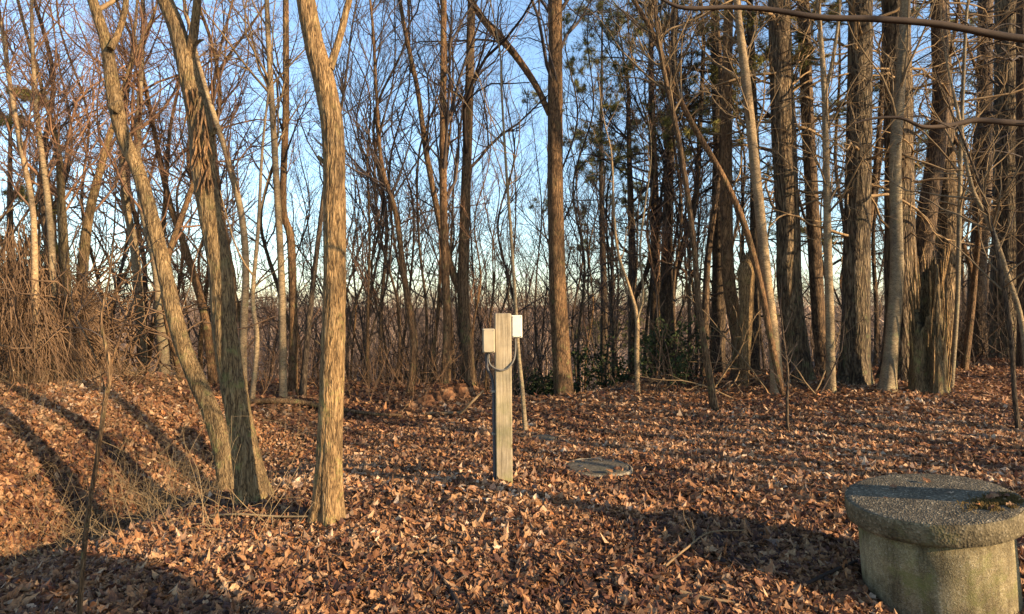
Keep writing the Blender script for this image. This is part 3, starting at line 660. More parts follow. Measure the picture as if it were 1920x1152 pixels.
# --- trees along the edge of the wood, measured one by one
spec = [
 # name-word, label, Y, path, widths, bark, twig, kind, forks, opts
 ("tall straight brown tree with one long leaning limb, right of the wooden post", 12.8, [(1060, 738), (1050, 620), (1042, 400), (1041, 200), (1041, 0), (1040, -120)], [38, 33, 30, 28, 26, 24], 'bark_mid', 'twig_grey', HW,
   [([(1030, 215), (1010, 170), (985, 130), (955, 90), (925, 60), (888, 10), (850, -60)], [11, 12, 13, 14, 14, 13, 11], .4)], dict(t0=.4, dens=.7, seed=61, H=13, sides=20)),
 ("slim straight brown tree left of the wooden post and of the crooked two-stemmed tree", 11.8, [(834, 752), (838, 600), (832, 400), (831, 200), (832, 0), (832, -100)], [17, 15, 14, 13, 11, 10], 'bark_mid', 'twig_grey', 'light', [], dict(t0=.25, seed=62, H=12)),
 ("crooked tree with a leaning second stem, directly left of the wooden post", 12.2, [(878, 752), (875, 640), (868, 545), (872, 400), (879, 200), (884, 0), (886, -100)], [25, 24, 22, 19, 17, 15, 14], 'bark_mid', 'twig_dark', HW,
   [([(868, 555), (845, 500), (825, 420), (800, 290), (783, 170), (760, 60), (745, -30)], [16, 14, 12, 11, 9, 8, 7], .2)], dict(t0=.3, seed=63, H=12)),
 ("thin bent golden tree halfway between the straight foreground trunk and the wooden post", 11.3, [(766, 772), (776, 650), (758, 520), (742, 400), (716, 310), (706, 180), (700, 60)], [13, 13, 11, 10, 8, 6, 5], 'bark_mid', 'twig_grey', 'light', [], dict(t0=.35, seed=64, H=9, dens=1.3)),
 ("slender golden tree, first of three close together left of the straight foreground trunk", 10.8, [(531, 755), (530, 640), (527, 500), (516, 300), (506, 130), (500, 0), (497, -90)], [15, 14, 13, 12, 10, 9, 8], 'bark_pale', 'twig_tan', 'light', [], dict(t0=.35, seed=65, H=11)),
 ("kinked golden tree, middle of three close together left of the straight foreground trunk", 11.2, [(549, 762), (550, 600), (545, 450), (531, 385), (536, 200), (536, 0), (538, -90)], [17, 16, 15, 13, 12, 11, 10], 'bark_mid', 'twig_grey', 'light', [], dict(t0=.3, seed=66, H=11)),
 ("thin right-leaning tree, last of three just left of the straight foreground trunk", 11.0, [(566, 765), (574, 660), (584, 560), (598, 440), (612, 330), (640, 200)], [12, 11, 10, 9, 7, 5], 'bark_dark', 'twig_grey', 'light', [], dict(t0=.4, seed=67, H=8)),
 ("pale slim tree curving left at its top, just right of the dark-sided trunk", 10.6, [(456, 748), (456, 640), (461, 500), (452, 400), (428, 300), (396, 200), (370, 110), (345, 0)], [15, 14, 13, 12, 11, 10, 8, 6], 'bark_pale', 'twig_red', 'light', [], dict(t0=.35, seed=68, H=9)),
 ("crooked pale sapling between the dark-sided trunk and the three close golden trees", 10.2, [(470, 752), (482, 640), (474, 560), (484, 430), (492, 280), (506, 150)], [10, 9, 8, 7, 5, 3], 'bark_pale', 'twig_tan', 'sapling', [], dict(t0=.3, seed=69, H=6)),
 ("right one of the mossy-footed pale pair left of the leaning foreground trunk", 11.2, [(312, 738), (303, 620), (294, 500), (270, 400), (258, 300), (262, 180), (268, 60)], [22, 20, 18, 15, 12, 10, 8], 'bark_pale', 'twig_red', HW, [], dict(t0=.35, seed=70, H=9, dens=.8)),
 ("left one of the mossy-footed pale pair left of the leaning foreground trunk", 11.6, [(271, 736), (264, 620), (254, 480), (236, 380), (228, 280), (240, 160)], [19, 17, 15, 13, 10, 8], 'bark_pale', 'twig_red', HW, [], dict(t0=.35, seed=71, H=8, dens=.8)),
 ("leaning grey tree crossing behind the leaning foreground trunk", 11.4, [(402, 735), (385, 600), (352, 480), (318, 380), (292, 260), (270, 150)], [16, 15, 13, 11, 9, 7], 'bark_mid', 'twig_red', HW, [], dict(t0=.35, seed=72, H=8, dens=.7)),
 ("bark-stripped golden trunk standing out of the dry thicket at far left", 9.8, [(137, 728), (128, 640), (122, 520), (116, 400), (108, 280), (80, 170)], [26, 22, 18, 15, 11, 7], 'bark_gold', 'twig_red', HW, [], dict(t0=.3, seed=73, H=8, dens=.8)),
 ("thin pale-topped tree leaning left out of the dry thicket at far left", 9.6, [(105, 720), (100, 600), (98, 480), (90, 380), (76, 270), (66, 180), (60, 60)], [14, 13, 12, 11, 9, 8, 6], 'bark_pale', 'twig_red', 'light', [], dict(t0=.35, seed=74, H=8, dens=1.3)),
 ("sunlit thin tree slanting up to the left edge of the picture", 9.3, [(72, 715), (66, 560), (62, 400), (42, 290), (22, 180), (5, 60)], [13, 12, 10, 9, 8, 7], 'bark_pale', 'twig_red', 'light', [], dict(t0=.35, seed=75, H=7, dens=1.3)),
 ("broad brown trunk leaning right above the dry thicket, hung with dry vines", 10.4, [(160, 725), (152, 600), (158, 470), (172, 380), (196, 290), (222, 200)], [24, 21, 18, 16, 12, 8], 'bark_gold', 'twig_red', HW, [], dict(t0=.35, seed=76, H=7)),
 ("pale leaning sapling close behind the right side of the wooden post", 8.8, [(987, 797), (979, 730), (972, 660), (966, 560), (958, 440), (948, 300), (940, 160)], [8, 8, 7, 6, 6, 5, 4], 'bark_pale', 'twig_tan', 'sapling', [], dict(t0=.45, seed=77, H=6)),
 ("small dark forked tree at the crest, left of the dark two-stemmed trunk", 17, [(1187, 700), (1186, 560), (1184, 430), (1180, 300), (1178, 180)], [19, 17, 13, 10, 7], 'bark_dark', 'twig_dark', HW, [([(1190, 560), (1215, 500), (1232, 420), (1245, 330)], [10, 9, 7, 5], 0)], dict(t0=.3, seed=78, H=10)),
 ("thin pale forked sapling in front of the small dark forked tree at the crest", 12.6, [(1196, 742), (1194, 660), (1194, 595), (1180, 540), (1158, 470), (1150, 380)], [9, 9, 8, 6, 5, 4], 'bark_pale', 'twig_tan', 'sapling', [([(1194, 600), (1206, 550), (1200, 470), (1210, 380)], [6, 5, 4, 3], 0)], dict(t0=.3, seed=79, H=6)),
 ("dark two-stemmed trunk at the crest, right of the small dark forked tree", 16.5, [(1256, 700), (1250, 560), (1252, 420), (1256, 280), (1262, 120), (1266, 0)], [27, 24, 20, 16, 14, 12], 'bark_dark', 'twig_dark', HW, [([(1252, 560), (1278, 470), (1304, 380), (1312, 250), (1318, 120)], [15, 13, 11, 9, 8], 0)], dict(t0=.3, seed=80, H=12)),
 ("dark left-leaning slim tree with its foot forward in the leaves, right of centre", 10.6, [(1342, 768), (1328, 690), (1312, 590), (1303, 480), (1294, 400), (1272, 260), (1242, 120), (1226, 0), (1218, -80)], [14, 13, 11, 11, 10, 10, 9, 8, 7], 'bark_mid', 'twig_tan', 'light', [], dict(t0=.5, seed=81, H=9)),
 ("long slim stem arching up to the left from the heap of dead branches", 11.6, [(1470, 742), (1446, 640), (1425, 530), (1395, 420), (1352, 325), (1302, 240), (1262, 160), (1228, 70), (1182, -10), (1150, -80)], [12, 12, 12, 12, 11, 11, 10, 9, 8, 7], 'bark_mid', 'twig_tan', 'light', [], dict(t0=.5, seed=82, H=10)),
 ("pale slim tree standing in the heap of dead branches", 11.7, [(1458, 735), (1452, 650), (1440, 550), (1430, 450), (1414, 300), (1402, 180), (1390, 80), (1382, 10), (1376, -80)], [22, 21, 20, 19, 18, 17, 15, 13, 12], 'bark_pale', 'twig_tan', 'light', [], dict(t0=.4, seed=83, H=11, dens=1.2)),
 ("brown tree left of the heap of dead branches, its foot behind the crossing stems", 13.8, [(1388, 728), (1384, 640), (1366, 520), (1362, 380), (1362, 200), (1366, 0), (1366, -90)], [30, 26, 24, 23, 20, 17, 15], 'bark_mid', 'twig_tan', 'dead', [], dict(t0=.25, seed=84, H=12, dens=1.1)),
 ("bow-footed big pine trunk, first of the big trunks on the right", 13.2, [(1508, 728), (1494, 640), (1480, 540), (1478, 420), (1468, 260), (1463, 120), (1460, 0), (1458, -120)], [38, 41, 44, 42, 41, 40, 38, 36], 'bark_pine', 'twig_tan', 'dead', [], dict(t0=.2, seed=85, H=14, dens=1.3, sides=28)),
 ("dark straight pine trunk right behind the bow-footed big pine", 14.6, [(1545, 715), (1535, 600), (1524, 400), (1514, 220), (1506, 0), (1503, -100)], [26, 25, 24, 23, 22, 21], 'bark_dark', 'twig_tan', 'dead', [], dict(t0=.2, seed=86, H=13)),
 ("slim pale high-forked tree between the bow-footed pine and the big furrowed trunk", 11.9, [(1558, 726), (1556, 600), (1552, 450), (1549, 300), (1546, 175), (1538, 60), (1533, -20)], [18, 16, 14, 12, 11, 8, 7], 'bark_pale', 'twig_tan', 'light', [([(1547, 180), (1562, 110), (1572, 40), (1578, -30)], [8, 7, 6, 5], 0)], dict(t0=.35, seed=87, H=9)),
 ("big furrowed trunk, second of the big trunks on the right, left of the widest", 12.6, [(1602, 716), (1605, 600), (1607, 450), (1610, 300), (1612, 150), (1613, 0), (1613, -120)], [58, 49, 45, 44, 43, 42, 40], 'bark_pine', 'twig_tan', 'dead', [], dict(t0=.2, seed=88, H=14, dens=1.3, sides=30, amp=.045)),
 ("widest trunk, standing right behind a pale smooth tree among the right-hand trees", 13.4, [(1688, 722), (1690, 600), (1687, 450), (1686, 300), (1684, 150), (1682, 0), (1680, -120)], [70, 58, 51, 49, 47, 45, 43], 'bark_pine', 'twig_tan', 'dead', [], dict(t0=.2, seed=89, H=14, dens=1.3, sides=32, amp=.05)),
 ("pale smooth tree leaning in front of the widest trunk on the right", 11.6, [(1662, 736), (1672, 640), (1681, 520), (1680, 400), (1679, 290), (1686, 180), (1694, 80), (1698, 0), (1703, -80)], [26, 25, 23, 21, 20, 19, 18, 17, 16], 'bark_pale', 'twig_tan', 'light', [], dict(t0=.4, seed=90, H=11)),
 ("dark trunk bending right, rising behind the broken hollow stump", 14.2, [(1728, 715), (1724, 600), (1734, 440), (1750, 330), (1764, 200), (1762, 80), (1758, -20)], [40, 36, 36, 33, 30, 28, 26], 'bark_dark', 'twig_tan', 'dead', [], dict(t0=.25, seed=91, H=12)),
 ("upright dark trunk between the broken hollow stump and the right-edge pines", 15.2, [(1772, 700), (1774, 560), (1776, 400), (1772, 250), (1766, 100), (1762, -20)], [36, 34, 33, 31, 30, 28], 'bark_pine', 'twig_tan', 'dead', [], dict(t0=.2, seed=92, H=13)),
 ("thin straight sapling beside the right side of the broken hollow stump", 11.8, [(1782, 716), (1794, 580), (1798, 440), (1801, 300), (1806, 160), (1812, 30)], [9, 8, 8, 7, 6, 5], 'bark_pale', 'twig_tan', 'sapling', [], dict(t0=.3, seed=93, H=8)),
 ("big dark pine trunk near the right edge of the picture", 16.5, [(1884, 660), (1886, 520), (1888, 380), (1888, 200), (1888, 0), (1888, -100)], [52, 48, 45, 42, 38, 35], 'bark_pine', 'twig_grey', 'dead', [], dict(t0=.15, seed=94, H=15, dens=1.3)),
 ("dark pine trunk between the upright dark trunk and the big edge pine", 18, [(1832, 655), (1832, 520), (1842, 380), (1846, 200), (1848, 0), (1850, -100)], [34, 30, 28, 26, 24, 22], 'bark_dark', 'twig_grey', 'dead', [], dict(t0=.15, seed=95, H=15, dens=1.2)),
 ("slim dark pine trunk cut by the right edge of the picture", 15, [(1921, 680), (1919, 500), (1917, 300), (1916, 100), (1915, -60)], [24, 22, 20, 18, 17], 'bark_dark', 'twig_grey', 'dead', [], dict(t0=.15, seed=96, H=13)),
 ("thin bent dark sapling standing forward in the leaves near the right edge", 8.6, [(1912, 822), (1902, 740), (1896, 640), (1882, 540), (1862, 440), (1838, 350), (1806, 262)], [8, 8, 8, 7, 6, 5, 4], 'bark_dark', 'twig_tan', 'sapling', [], dict(t0=.4, seed=97, H=4.6, dens=1.2)),
 ("grey arching sapling leaning left across the pines near the right edge", 8.9, [(1935, 800), (1918, 620), (1890, 520), (1856, 420), (1822, 350), (1800, 230), (1780, 140)], [10, 9, 9, 8, 7, 6, 4], 'bark_pale', 'twig_tan', 'sapling', [], dict(t0=.3, seed=98, H=5.5, dens=1.3)),
]
for lab, Yb, pts, ws, bk, tw, kd, fk, op in spec:
    big_tree("tree" if kd != 'dead' else "pine_tree", lab, "tree", Yb, pts, ws, bk, tw, kd, forks=fk, **{**dict(sides=12, step=.12, flare=.5, amp=.035), **op})

# --- snag with a lit rounded head, and the broken hollow stump
sn, _ = big_tree("snag", "club-headed broken snag, golden on top, behind the heap of dead branches", "dead tree", 12.8,
    [(1392, 730), (1398, 640), (1400, 560), (1400, 510), (1400, 478)], [20, 20, 27, 34, 14], 'bark_gold', 'twig_tan', None, top='cut', seed=101, H=2.4, flare=.2, amp=.06)
g = np.random.default_rng(15); ps = np.stack([g.normal(0, .07, 14)+.08, g.normal(0, .06, 14), np.full(14, (CAM_Z-(492-576)/F*12.8)-sn.location.z)], 1)
mb = MB(); tubes(mb, march(ps, np.stack([g.normal(0, .12, 14), g.normal(0, .12, 14), np.ones(14)], 1), g.uniform(.12, .38, 14), 3, .05, 0, g), np.tile([.03, .022, .014, .003], (14, 1)), 4); mb.build("splinters", M['bark_gold'], sn)
def stump():
    Y0 = 11.5; x = (1742-960)/F*Y0; z = float(ground_h(x, Y0)); k = Y0/F
    e = empty("stump", (x, Y0, z), "broken hollow stump, split open and mossy, between the widest trunk and a thin sapling", "stump")
    n = 56; a = np.arange(n)*2*np.pi/n; zt = np.linspace(-.12, 2.45, 60)
    front = np.exp(-((np.angle(np.exp(1j*(a-4.1))))/.34)**2)          # slot facing front left
    top = 1.75 + .62*np.cos(a-.3) + .45*vnoise(a*2.2, 0, 5) + .3*vnoise(a*9, 2, 5)
    rad = (31*k) * np.interp(zt, [-.12, .1, .8, 1.5, 2.45], [1.25, 1.05, .92, .72, .5])[:, None] * np.ones(n)
    T_ = np.minimum(zt[:, None], top[None, :])
    X_ = rad*(1+.14*vnoise(np.cos(a)*3, np.sin(a)*3, T_*1.2)+.10*vnoise(np.cos(a)*9, np.sin(a)*9, T_*2))
    dent = front[None]*np.exp(-((T_-.5)/.62)**4); X_ = X_*(1-.72*dent)
    lean = .05*T_
    V = np.stack([X_*np.cos(a)+lean*-.4, X_*np.sin(a), T_], -1)
    q = [np.stack([r*n+np.arange(n), r*n+(np.arange(n)+1) % n, (r+1)*n+(np.arange(n)+1) % n, (r+1)*n+np.arange(n)], 1) for r in range(59)]
    Vi = V[::-1].copy(); Vi[..., :2] *= .74; Vi = Vi[:40]
    mb = MB(); mb.add(V, np.concatenate(q)); 
    qi = [np.stack([r*n+np.arange(n), r*n+(np.arange(n)+1) % n, (r+1)*n+(np.arange(n)+1) % n, (r+1)*n+np.arange(n)], 1) for r in range(39)]
    mb.add(np.concatenate([V[-1:], Vi]), np.concatenate([q[0]]+[x_+n for x_ in qi]))
    mb.build("shell", M['bark_gold'], e)
    g = np.random.default_rng(5)
    aa = g.uniform(0, 2*np.pi, 60); zz = g.uniform(.05, 1.9, 60); rr = 31*k*np.interp(zz, [0, 1.5, 2.4], [1.03, .78, .6])
    st = np.stack([rr*np.cos(aa), rr*np.sin(aa), zz], 1); P_ = march(st, np.stack([.1*np.cos(aa), .1*np.sin(aa), np.ones(60)], 1), g.uniform(.3, .9, 60), 4, .03, 0, g)
    mb = MB(); tubes(mb, P_, np.tile([.006, .014, .016, .012, .003], (60, 1)), 5); mb.build("bark_slab", M['bark_gold'], e)
stump()

# --- overhanging limbs reaching in from a tree beyond the right edge
e = empty("tree", (3.9, 3.17, float(ground_h(3.9, 3.17))), "dark bare limbs reaching in across the top right corner from a tree beyond the edge", "tree")
o = np.array(e.location)
S, SR = smooth_path(np.array([(3.9, 3.17, o[2]-.1), (3.92, 3.17, 1.5), (3.88, 3.18, 3.0), (3.95, 3.2, 6.0), (4.0, 3.2, 10)])-o, [.12, .11, .10, .08, .03], 90)
mb = MB(); tubes(mb, [S], [SR], 20, cap=True, rough=bark_rough(.03, 9, 2.4, 4, .3, 0)); mb.build("trunk", M['bark_dark'], e)
g = np.random.default_rng(44)
mbc = MB()
for pth, w, dz in (([(2330, 175), (2150, 108), (1990, 82), (1880, 68), (1760, 46), (1640, 36), (1540, 33), (1440, 18), (1370, 14), (1290, 16), (1250, 4), (1200, -30)], [22, 18, 15, 14, 13, 12, 11, 10, 9, 8, 6, 4], 3.25),
                   ([(2330, 290), (2120, 240), (1990, 236), (1900, 231), (1830, 226), (1780, 236), (1730, 238), (1690, 222), (1640, 222), (1600, 232)], [16, 13, 12, 11, 10, 9, 7, 6, 5, 3], 3.4)):
    Q = [np.array([3.9, 3.17, 0])*0 + np.array(at(u, v, dz))-o for u, v in pth]; Q[0] = np.array([3.9, 3.17, Q[0][2]+o[2]])-o
    S, SR = smooth_path(Q, [x*dz/F/2 for x in w], 80); mb = MB(); tubes(mb, [S], [SR], 10, cap=True, rough=bark_rough(.05, 12, 9, 2)); mb.build("limb", M['twig_dark'], e)
    idx = np.linspace(0, 79, 20).astype(int)
    a = sprout(S[idx][None], SR[idx][None], np.array([1.6]), 9, .2, 1, (.4, 1.2), .22, .3, 6, .2, .05, .5, .002, 0, g); b = sprout(*a, 3, .3, 1, (.4, 1), .5, .3, 4, .2, 0, .6, .0012, 0, g)
    tubes(mbc, a[0], a[1], 5); tubes(mbc, b[0], b[1], 3)
crown(mbc, np.linspace((3.95, 3.3, 4.5), (4.0, 3.2, 10), 20)[None]-o, np.full((1, 20), .05), 7, HW, g, 0, .6)
mbc.build("crown", M['twig_dark'], e)

# --- trees standing behind the photographer: they give the long shadows on the leaves
sa, ca = math.sin(SUN_AZ), math.cos(SUN_AZ)
shade = [(ca*q + sa*t, sa*q - ca*t, r) for q, t, r in ((2.08, 7.0, .27), (1.5, 6.0, .26), (1.0, 7.6, .3), (.2, 6.5, .25), (6.05, 7.5, .05), (6.95, 8.5, .12), (7.9, 7.5, .08), (8.9, 8.5, .10), (9.9, 7.0, .16), (5.6, 9.5, .04), (6.4, 11, .07), (7.4, 9.6, .09), (8.3, 11.5, .10), (9.3, 10.5, .10), (10.4, 12, .12), (11.5, 10, .10), (12.0, 13, .05), (13.4, 11, .06), (4.1, 9.5, .035),
         (12.5, 6.5, .10), (10.9, 8.4, .07), (16.8, 7, .12))]
def shade_tree(x, y, r, seed):
    g = np.random.default_rng(seed); z = float(ground_h(x, y)); e = empty("tree", (x, y, z), "tree standing outside the picture, to its right", "tree", "trees behind the camera")
    pts = [(0, 0, -.1), (.05, 0, 1), (g.normal()*.1, g.normal()*.1, 4), (g.normal()*.3, g.normal()*.3, 8), (g.normal()*.6, g.normal()*.6, 13)]
    S, SR = smooth_path(pts, [r*1.1, r, r*.85, r*.6, .02], 60); mb = MB(); tubes(mb, [S], [SR], 14, rough=bark_rough(.03, 6, 1, seed, .2, 0)); mb.build("trunk", M['bark_mid'], e)
    mb = MB(); idx = np.linspace(0, 59, 24).astype(int); crown(mb, S[idx][None], SR[idx][None], 13, 'light', g, .3, .8); mb.build("crown", M['twig_grey'], e)
for q, t, r in ((19, 13, .22), (20.5, 8, .2), (22, 14, .25), (21.3, 19, .22), (24.3, 18, .2)):
    shade.append((ca*q + sa*t, sa*q - ca*t, r))
for k, (x, y, r) in enumerate(shade): shade_tree(x, y, r, 200+k)

# ------------------------------------------------------------------ pines with needles, beyond the crest right of centre
def needle_pine(u, Y0, H, r, label, seed, t0=.15, dens=1.0, L=.26):
    g = np.random.default_rng(seed); x = (u-960)/F*Y0; z = float(ground_h(x, Y0)); e = empty("pine_tree", (x, Y0, z), label, "pine tree")
    S, SR = smooth_path([(0, 0, -.2), (.05, 0, H*.3), (-.05, .05, H*.6), (0, 0, H)], [r*1.1, r*.85, r*.5, .02], 60)
    mb = MB(); tubes(mb, [S], [SR], 12, rough=bark_rough(.03, 7, 2, seed, .2, 0)); mb.build("trunk", M['bark_dark'], e)
    mw, mn = MB(), MB(); idx = np.linspace(0, 59, 24).astype(int)
    pine_limbs(mw, mn, S[idx][None], SR[idx][None], H, g, t0, .99, dens, L)
    crown(mw, S[idx][None], SR[idx][None], H, 'dead', g, .1, .5)
    mw.build("branches", M['twig_dark'], e); mn.build("needles", M['needle'], e)
needle_pine(1225, 18, 15.5, .15, "green pine beyond the crest, behind the small dark forked tree", 301, .4, 1.2, .3)
needle_pine(1345, 16, 15, .17, "green pine with layered boughs behind the left-leaning slim stems right of centre", 302, .3, 1.2, .3)
needle_pine(1150, 34, 15, .18, "small green pine far down the slope, right of the tall straight brown tree", 303, .25, 1.0)
needle_pine(1600, 24, 19, .2, "pine with green boughs deep behind the big furrowed trunk", 304, .3, .9)
needle_pine(1890, 25, 18, .2, "green-crowned pine in the upper right corner behind the big edge pine", 305, .25, .9)
needle_pine(1480, 17.5, 17, .2, "pine with olive boughs in the gap left of the bow-footed big pine", 307, .35, 1.0, .24)
needle_pine(1130, 25, 17, .15, "slender green pine beyond the crest, first right of the tall straight brown tree", 308, .4, 1.0, .26)
needle_pine(1412, 15.2, 14, .13, "green pine just left of the pale tree standing in the dead-branch heap", 309, .42, 1.0, .24)
needle_pine(20, 15, 7.5, .13, "small olive-green pine rising behind the dry thicket at the left edge", 306, .35, .9, .22)

# ------------------------------------------------------------------ slender background trees, copied from a few models
def fill_model(seed, H, r, kind, bk, tw, wob, dens=1.0):
    g = np.random.default_rng(seed)
    pts = [(0, 0, -.3)]; n = 7
    for k in range(1, n): pts.append((g.normal()*wob*H*.01*k**.7, g.normal()*wob*H*.01*k**.7, H*k/(n-1)))
    S, SR = smooth_path(pts, [r*1.25]+[r*(1-.86*(k/(n-1))**1.2) for k in range(1, n)], 44)
    mb = MB(); tubes(mb, [S], [SR], 8, rough=bark_rough(.04, 7, 2, seed)); tr = mb.build("trunk", M[bk])
    mb = MB(); idx = np.linspace(0, 43, 24).astype(int); crown(mb, S[idx][None], SR[idx][None], H, kind, g, .22, dens); cr = mb.build("crown", M[tw])
    root = empty("tree", (0, 0, 0), "x", "tree"); tr.parent = root; cr.parent = root
    return root
models = [fill_model(401, 14, .05, 'light', 'bark_dark', 'twig_grey', .8, 1.2), fill_model(402, 13, .042, 'light', 'bark_dark', 'twig_grey', 1.1, 1.25),
          fill_model(403, 15, .085, HW, 'bark_dark', 'twig_grey', .8), fill_model(404, 12, .04, 'light', 'bark_mid', 'twig_red', 1.2),
          fill_model(405, 13, .075, HW, 'bark_mid', 'twig_red', 1.8), fill_model(406, 9, .035, 'light', 'bark_pale', 'twig_red', 2.2),
          fill_model(407, 14, .07, 'dead', 'bark_dark', 'twig_grey', 1.0), fill_model(408, 13, .07, 'dead', 'bark_mid', 'twig_tan', 1.2)]
used = set(); FILL = []
def place(m, x, y, sc, tilt=0.0):
    src = models[m]
    if m in used:
        r = src.copy(); COL.objects.link(r)
        for ch in src.children: c = ch.copy(); COL.objects.link(c); c.parent = r
    else: r = src; used.add(m)
    r.location = (x, y, float(ground_h(x, y))); r.scale = (sc, sc, sc)
    r.rotation_euler = (rng.normal()*.03+0, rng.normal()*.035+tilt, rng.uniform(0, 6.28))
    FILL.append((960+F*x/y, y, r)); return r
# centre: thin dark stems beyond the crest
taken = []
def scatter(n, ulo, uhi, ylo, yhi, ms, sc=(.8, 1.15), tilt=0.0, gap=5):
    k = 0; tries = 0
    while k < n and tries < n*30:
        tries += 1
        u = rng.uniform(ulo, uhi); y = math.sqrt(rng.uniform(ylo**2, yhi**2)); x = (u-960)/F*y
        if any(abs(u-a) < gap and abs(y-b) < 8 for a, b in taken) or any(math.hypot(x-(a-960)/F*b, y-b) < .5 for a, b in taken): continue
        taken.append((u, y)); place(int(rng.choice(ms)), x, y, rng.uniform(*sc), tilt); k += 1
scatter(62, 640, 1300, 14.5, 44, [0, 1, 2, 0, 1, 3, 0, 1], (.8, 1.15))
scatter(18, 640, 930, 12.3, 15.5, [0, 1, 3, 1], (.5, .9))
scatter(10, 1080, 1330, 14, 17, [1, 3, 0], (.6, .9))
scatter(24, 330, 700, 12.5, 36, [0, 1, 3, 4, 5], (.75, 1.05))
scatter(34, -60, 420, 10.2, 22, [4, 5, 3, 4, 2], (.6, .95), .03)
scatter(40, 1290, 1930, 14.5, 32, [6, 7, 6, 0, 1, 3], (.8, 1.15))
scatter(12, 1700, 2050, 17, 34, [6, 2, 6], (.9, 1.3))
marks = [(-1e9, None), (284, "the mossy-footed pair"), (425, "the dark-sided foreground trunk"), (626, "the straight foreground trunk"), (943, "the wooden post"), (1042, "the tall straight brown tree"),
         (1254, "the dark two-stemmed trunk"), (1478, "the bow-footed big pine"), (1608, "the big furrowed trunk"), (1687, "the widest trunk"), (1775, "the upright dark trunk"), (1886, "the big edge pine")]
def ordw(k):
    w = ["first", "second", "third", "fourth", "fifth", "sixth", "seventh", "eighth", "ninth", "tenth"]
    if k < 10: return w[k]
    k += 1; return "%d%s" % (k, "th" if 10 < k % 100 < 14 else {1: "st", 2: "nd", 3: "rd"}.get(k % 10, "th"))
cnt = {}
for u, y, r in sorted(FILL, key=lambda q: q[0]):
    j = max(i for i, mk in enumerate(marks) if mk[0] < u); cnt[j] = cnt.get(j, 0)+1
    r["label"] = "bare background tree, %s %s" % (ordw(cnt[j]-1), "to the right of "+marks[j][1] if j else "from the picture's left edge")
    r["category"] = "tree"; r["group"] = "slender bare trees behind the edge of the wood"

# ------------------------------------------------------------------ undergrowth and the far wood
def thicket(name, x, y, h, mat, label, g, lean=.35, k1=5, k2=2, r=.006, cat="undergrowth"):
    N = len(x); z = ground_h(x, y)
    p = np.stack([x, y, z-.05], 1); d = np.stack([g.normal(size=N)*lean, g.normal(size=N)*lean, np.ones(N)], 1)
    P_ = march(p, d, h, 5, .16, .0, g); R_ = (r*g.uniform(.5, 1.3, N))[:, None]*np.linspace(1, .4, 6)[None]
    mb = MB(); tubes(mb, P_, R_, 3)
    b = sprout(P_, R_, h, k1, .15, 1, (.4, 1.2), .45, .3, 4, .2, 0, .6, .0015, 0, g); tubes(mb, b[0], b[1], 3)
    if k2: c = sprout(*b, k2, .3, 1, (.4, 1.2), .5, .3, 2, .2, 0, .6, .0012, 0, g); tubes(mb, c[0], c[1], 3)
    return tag(mb.build(name, mat), label, cat, None, 'stuff')
g = np.random.default_rng(71)
def sector(n, a0, a1, y0, y1, clump=0.0):
    y = np.sqrt(g.uniform(y0*y0, y1*y1, n)); x = y*g.uniform(a0, a1, n)
    ok = vnoise(x*.55, y*.55, 7) > clump-.5
    return x[ok], y[ok]
x, y = sector(800, -.78, .06, 10.6, 15, .5); thicket("undergrowth", x, y, g.uniform(.3, 1.35, len(x)), M['vine'], "tangle of dry brown shoots along the crest left of the post", g)
x, y = sector(900, .02, .62, 13.6, 19, .4); thicket("undergrowth", x, y, g.uniform(.4, 1.5, len(x)), M['twig_grey'], "tangle of grey-brown shoots under the trees right of the post", g)
x, y = sector(1800, -.8, .7, 15, 42, .45); thicket("undergrowth", x, y, g.uniform(1.0, 2.8, len(x)), M['far'], "reddish brush covering the slope beyond the crest", g, .2, 6, 3, .012)
x, y = sector(1300, .56, .85, 15, 34); thicket("undergrowth", x, y, g.uniform(.6, 2.6, len(x)), M['twig_dark'], "dark brush deep beneath the right-hand pines", g, .3, 5, 3, .012)
x, y = sector(420, -.3, .3, 11.8, 17, .42); thicket("undergrowth", x, y, g.uniform(.9, 2.7, len(x)), M['twig_dark'], "dark crooked stems crowding the crest on both sides of the post", g, .28, 6, 3, .011)
def shrub(u, Y0, hh, label, seed):
    q = np.random.default_rng(seed); x0 = (u-960)/F*Y0; z0 = float(ground_h(x0, Y0)); e = empty("evergreen_shrub", (x0, Y0, z0), label, "shrub")
    P_ = march(np.zeros((7, 3)), q.normal(size=(7, 3))*.5+[0, 0, 1], np.full(7, hh), 6, .2, .02, q); mb = MB(); tubes(mb, P_, np.tile(np.linspace(.014, .005, 7), (7, 1)), 5)
    a = sprout(P_, np.full((7, 7), .01), np.full(7, hh), 9, .2, 1, (.5, 1.2), .45, .2, 4, .2, 0, .6, .003, 0, q); tubes(mb, a[0], a[1], 3); mb.build("stems", M['twig_dark'], e)
    tp = np.repeat(a[0][:, 1:].reshape(-1, 3), 7, 0)+q.normal(size=(len(a[0])*4*7, 3))*.05; d = unit(q.normal(size=tp.shape)+[0, 0, .2]); sd = unit(np.cross(d, q.normal(size=tp.shape)))*.022; L = .10
    V = np.stack([tp, tp+d*L*.5+sd, tp+d*L, tp+d*L*.5-sd], 1).reshape(-1, 3); mb = MB(); mb.add(V, np.arange(len(V)).reshape(-1, 4)); mb.build("foliage", M['holly'], e)
for k, (u, Y0, hh, lb) in enumerate(((1012, 13.9, 1.0, "dark evergreen shrub left of the tall straight brown tree's foot"), 
        (1140, 15.5, 1.5, "dark evergreen shrub midway between the tall straight brown tree and the small forked tree"), (1248, 13.6, 1.2, "dark evergreen shrub at the foot of the dark two-stemmed trunk"))): shrub(u, Y0, hh, lb, 900+k)
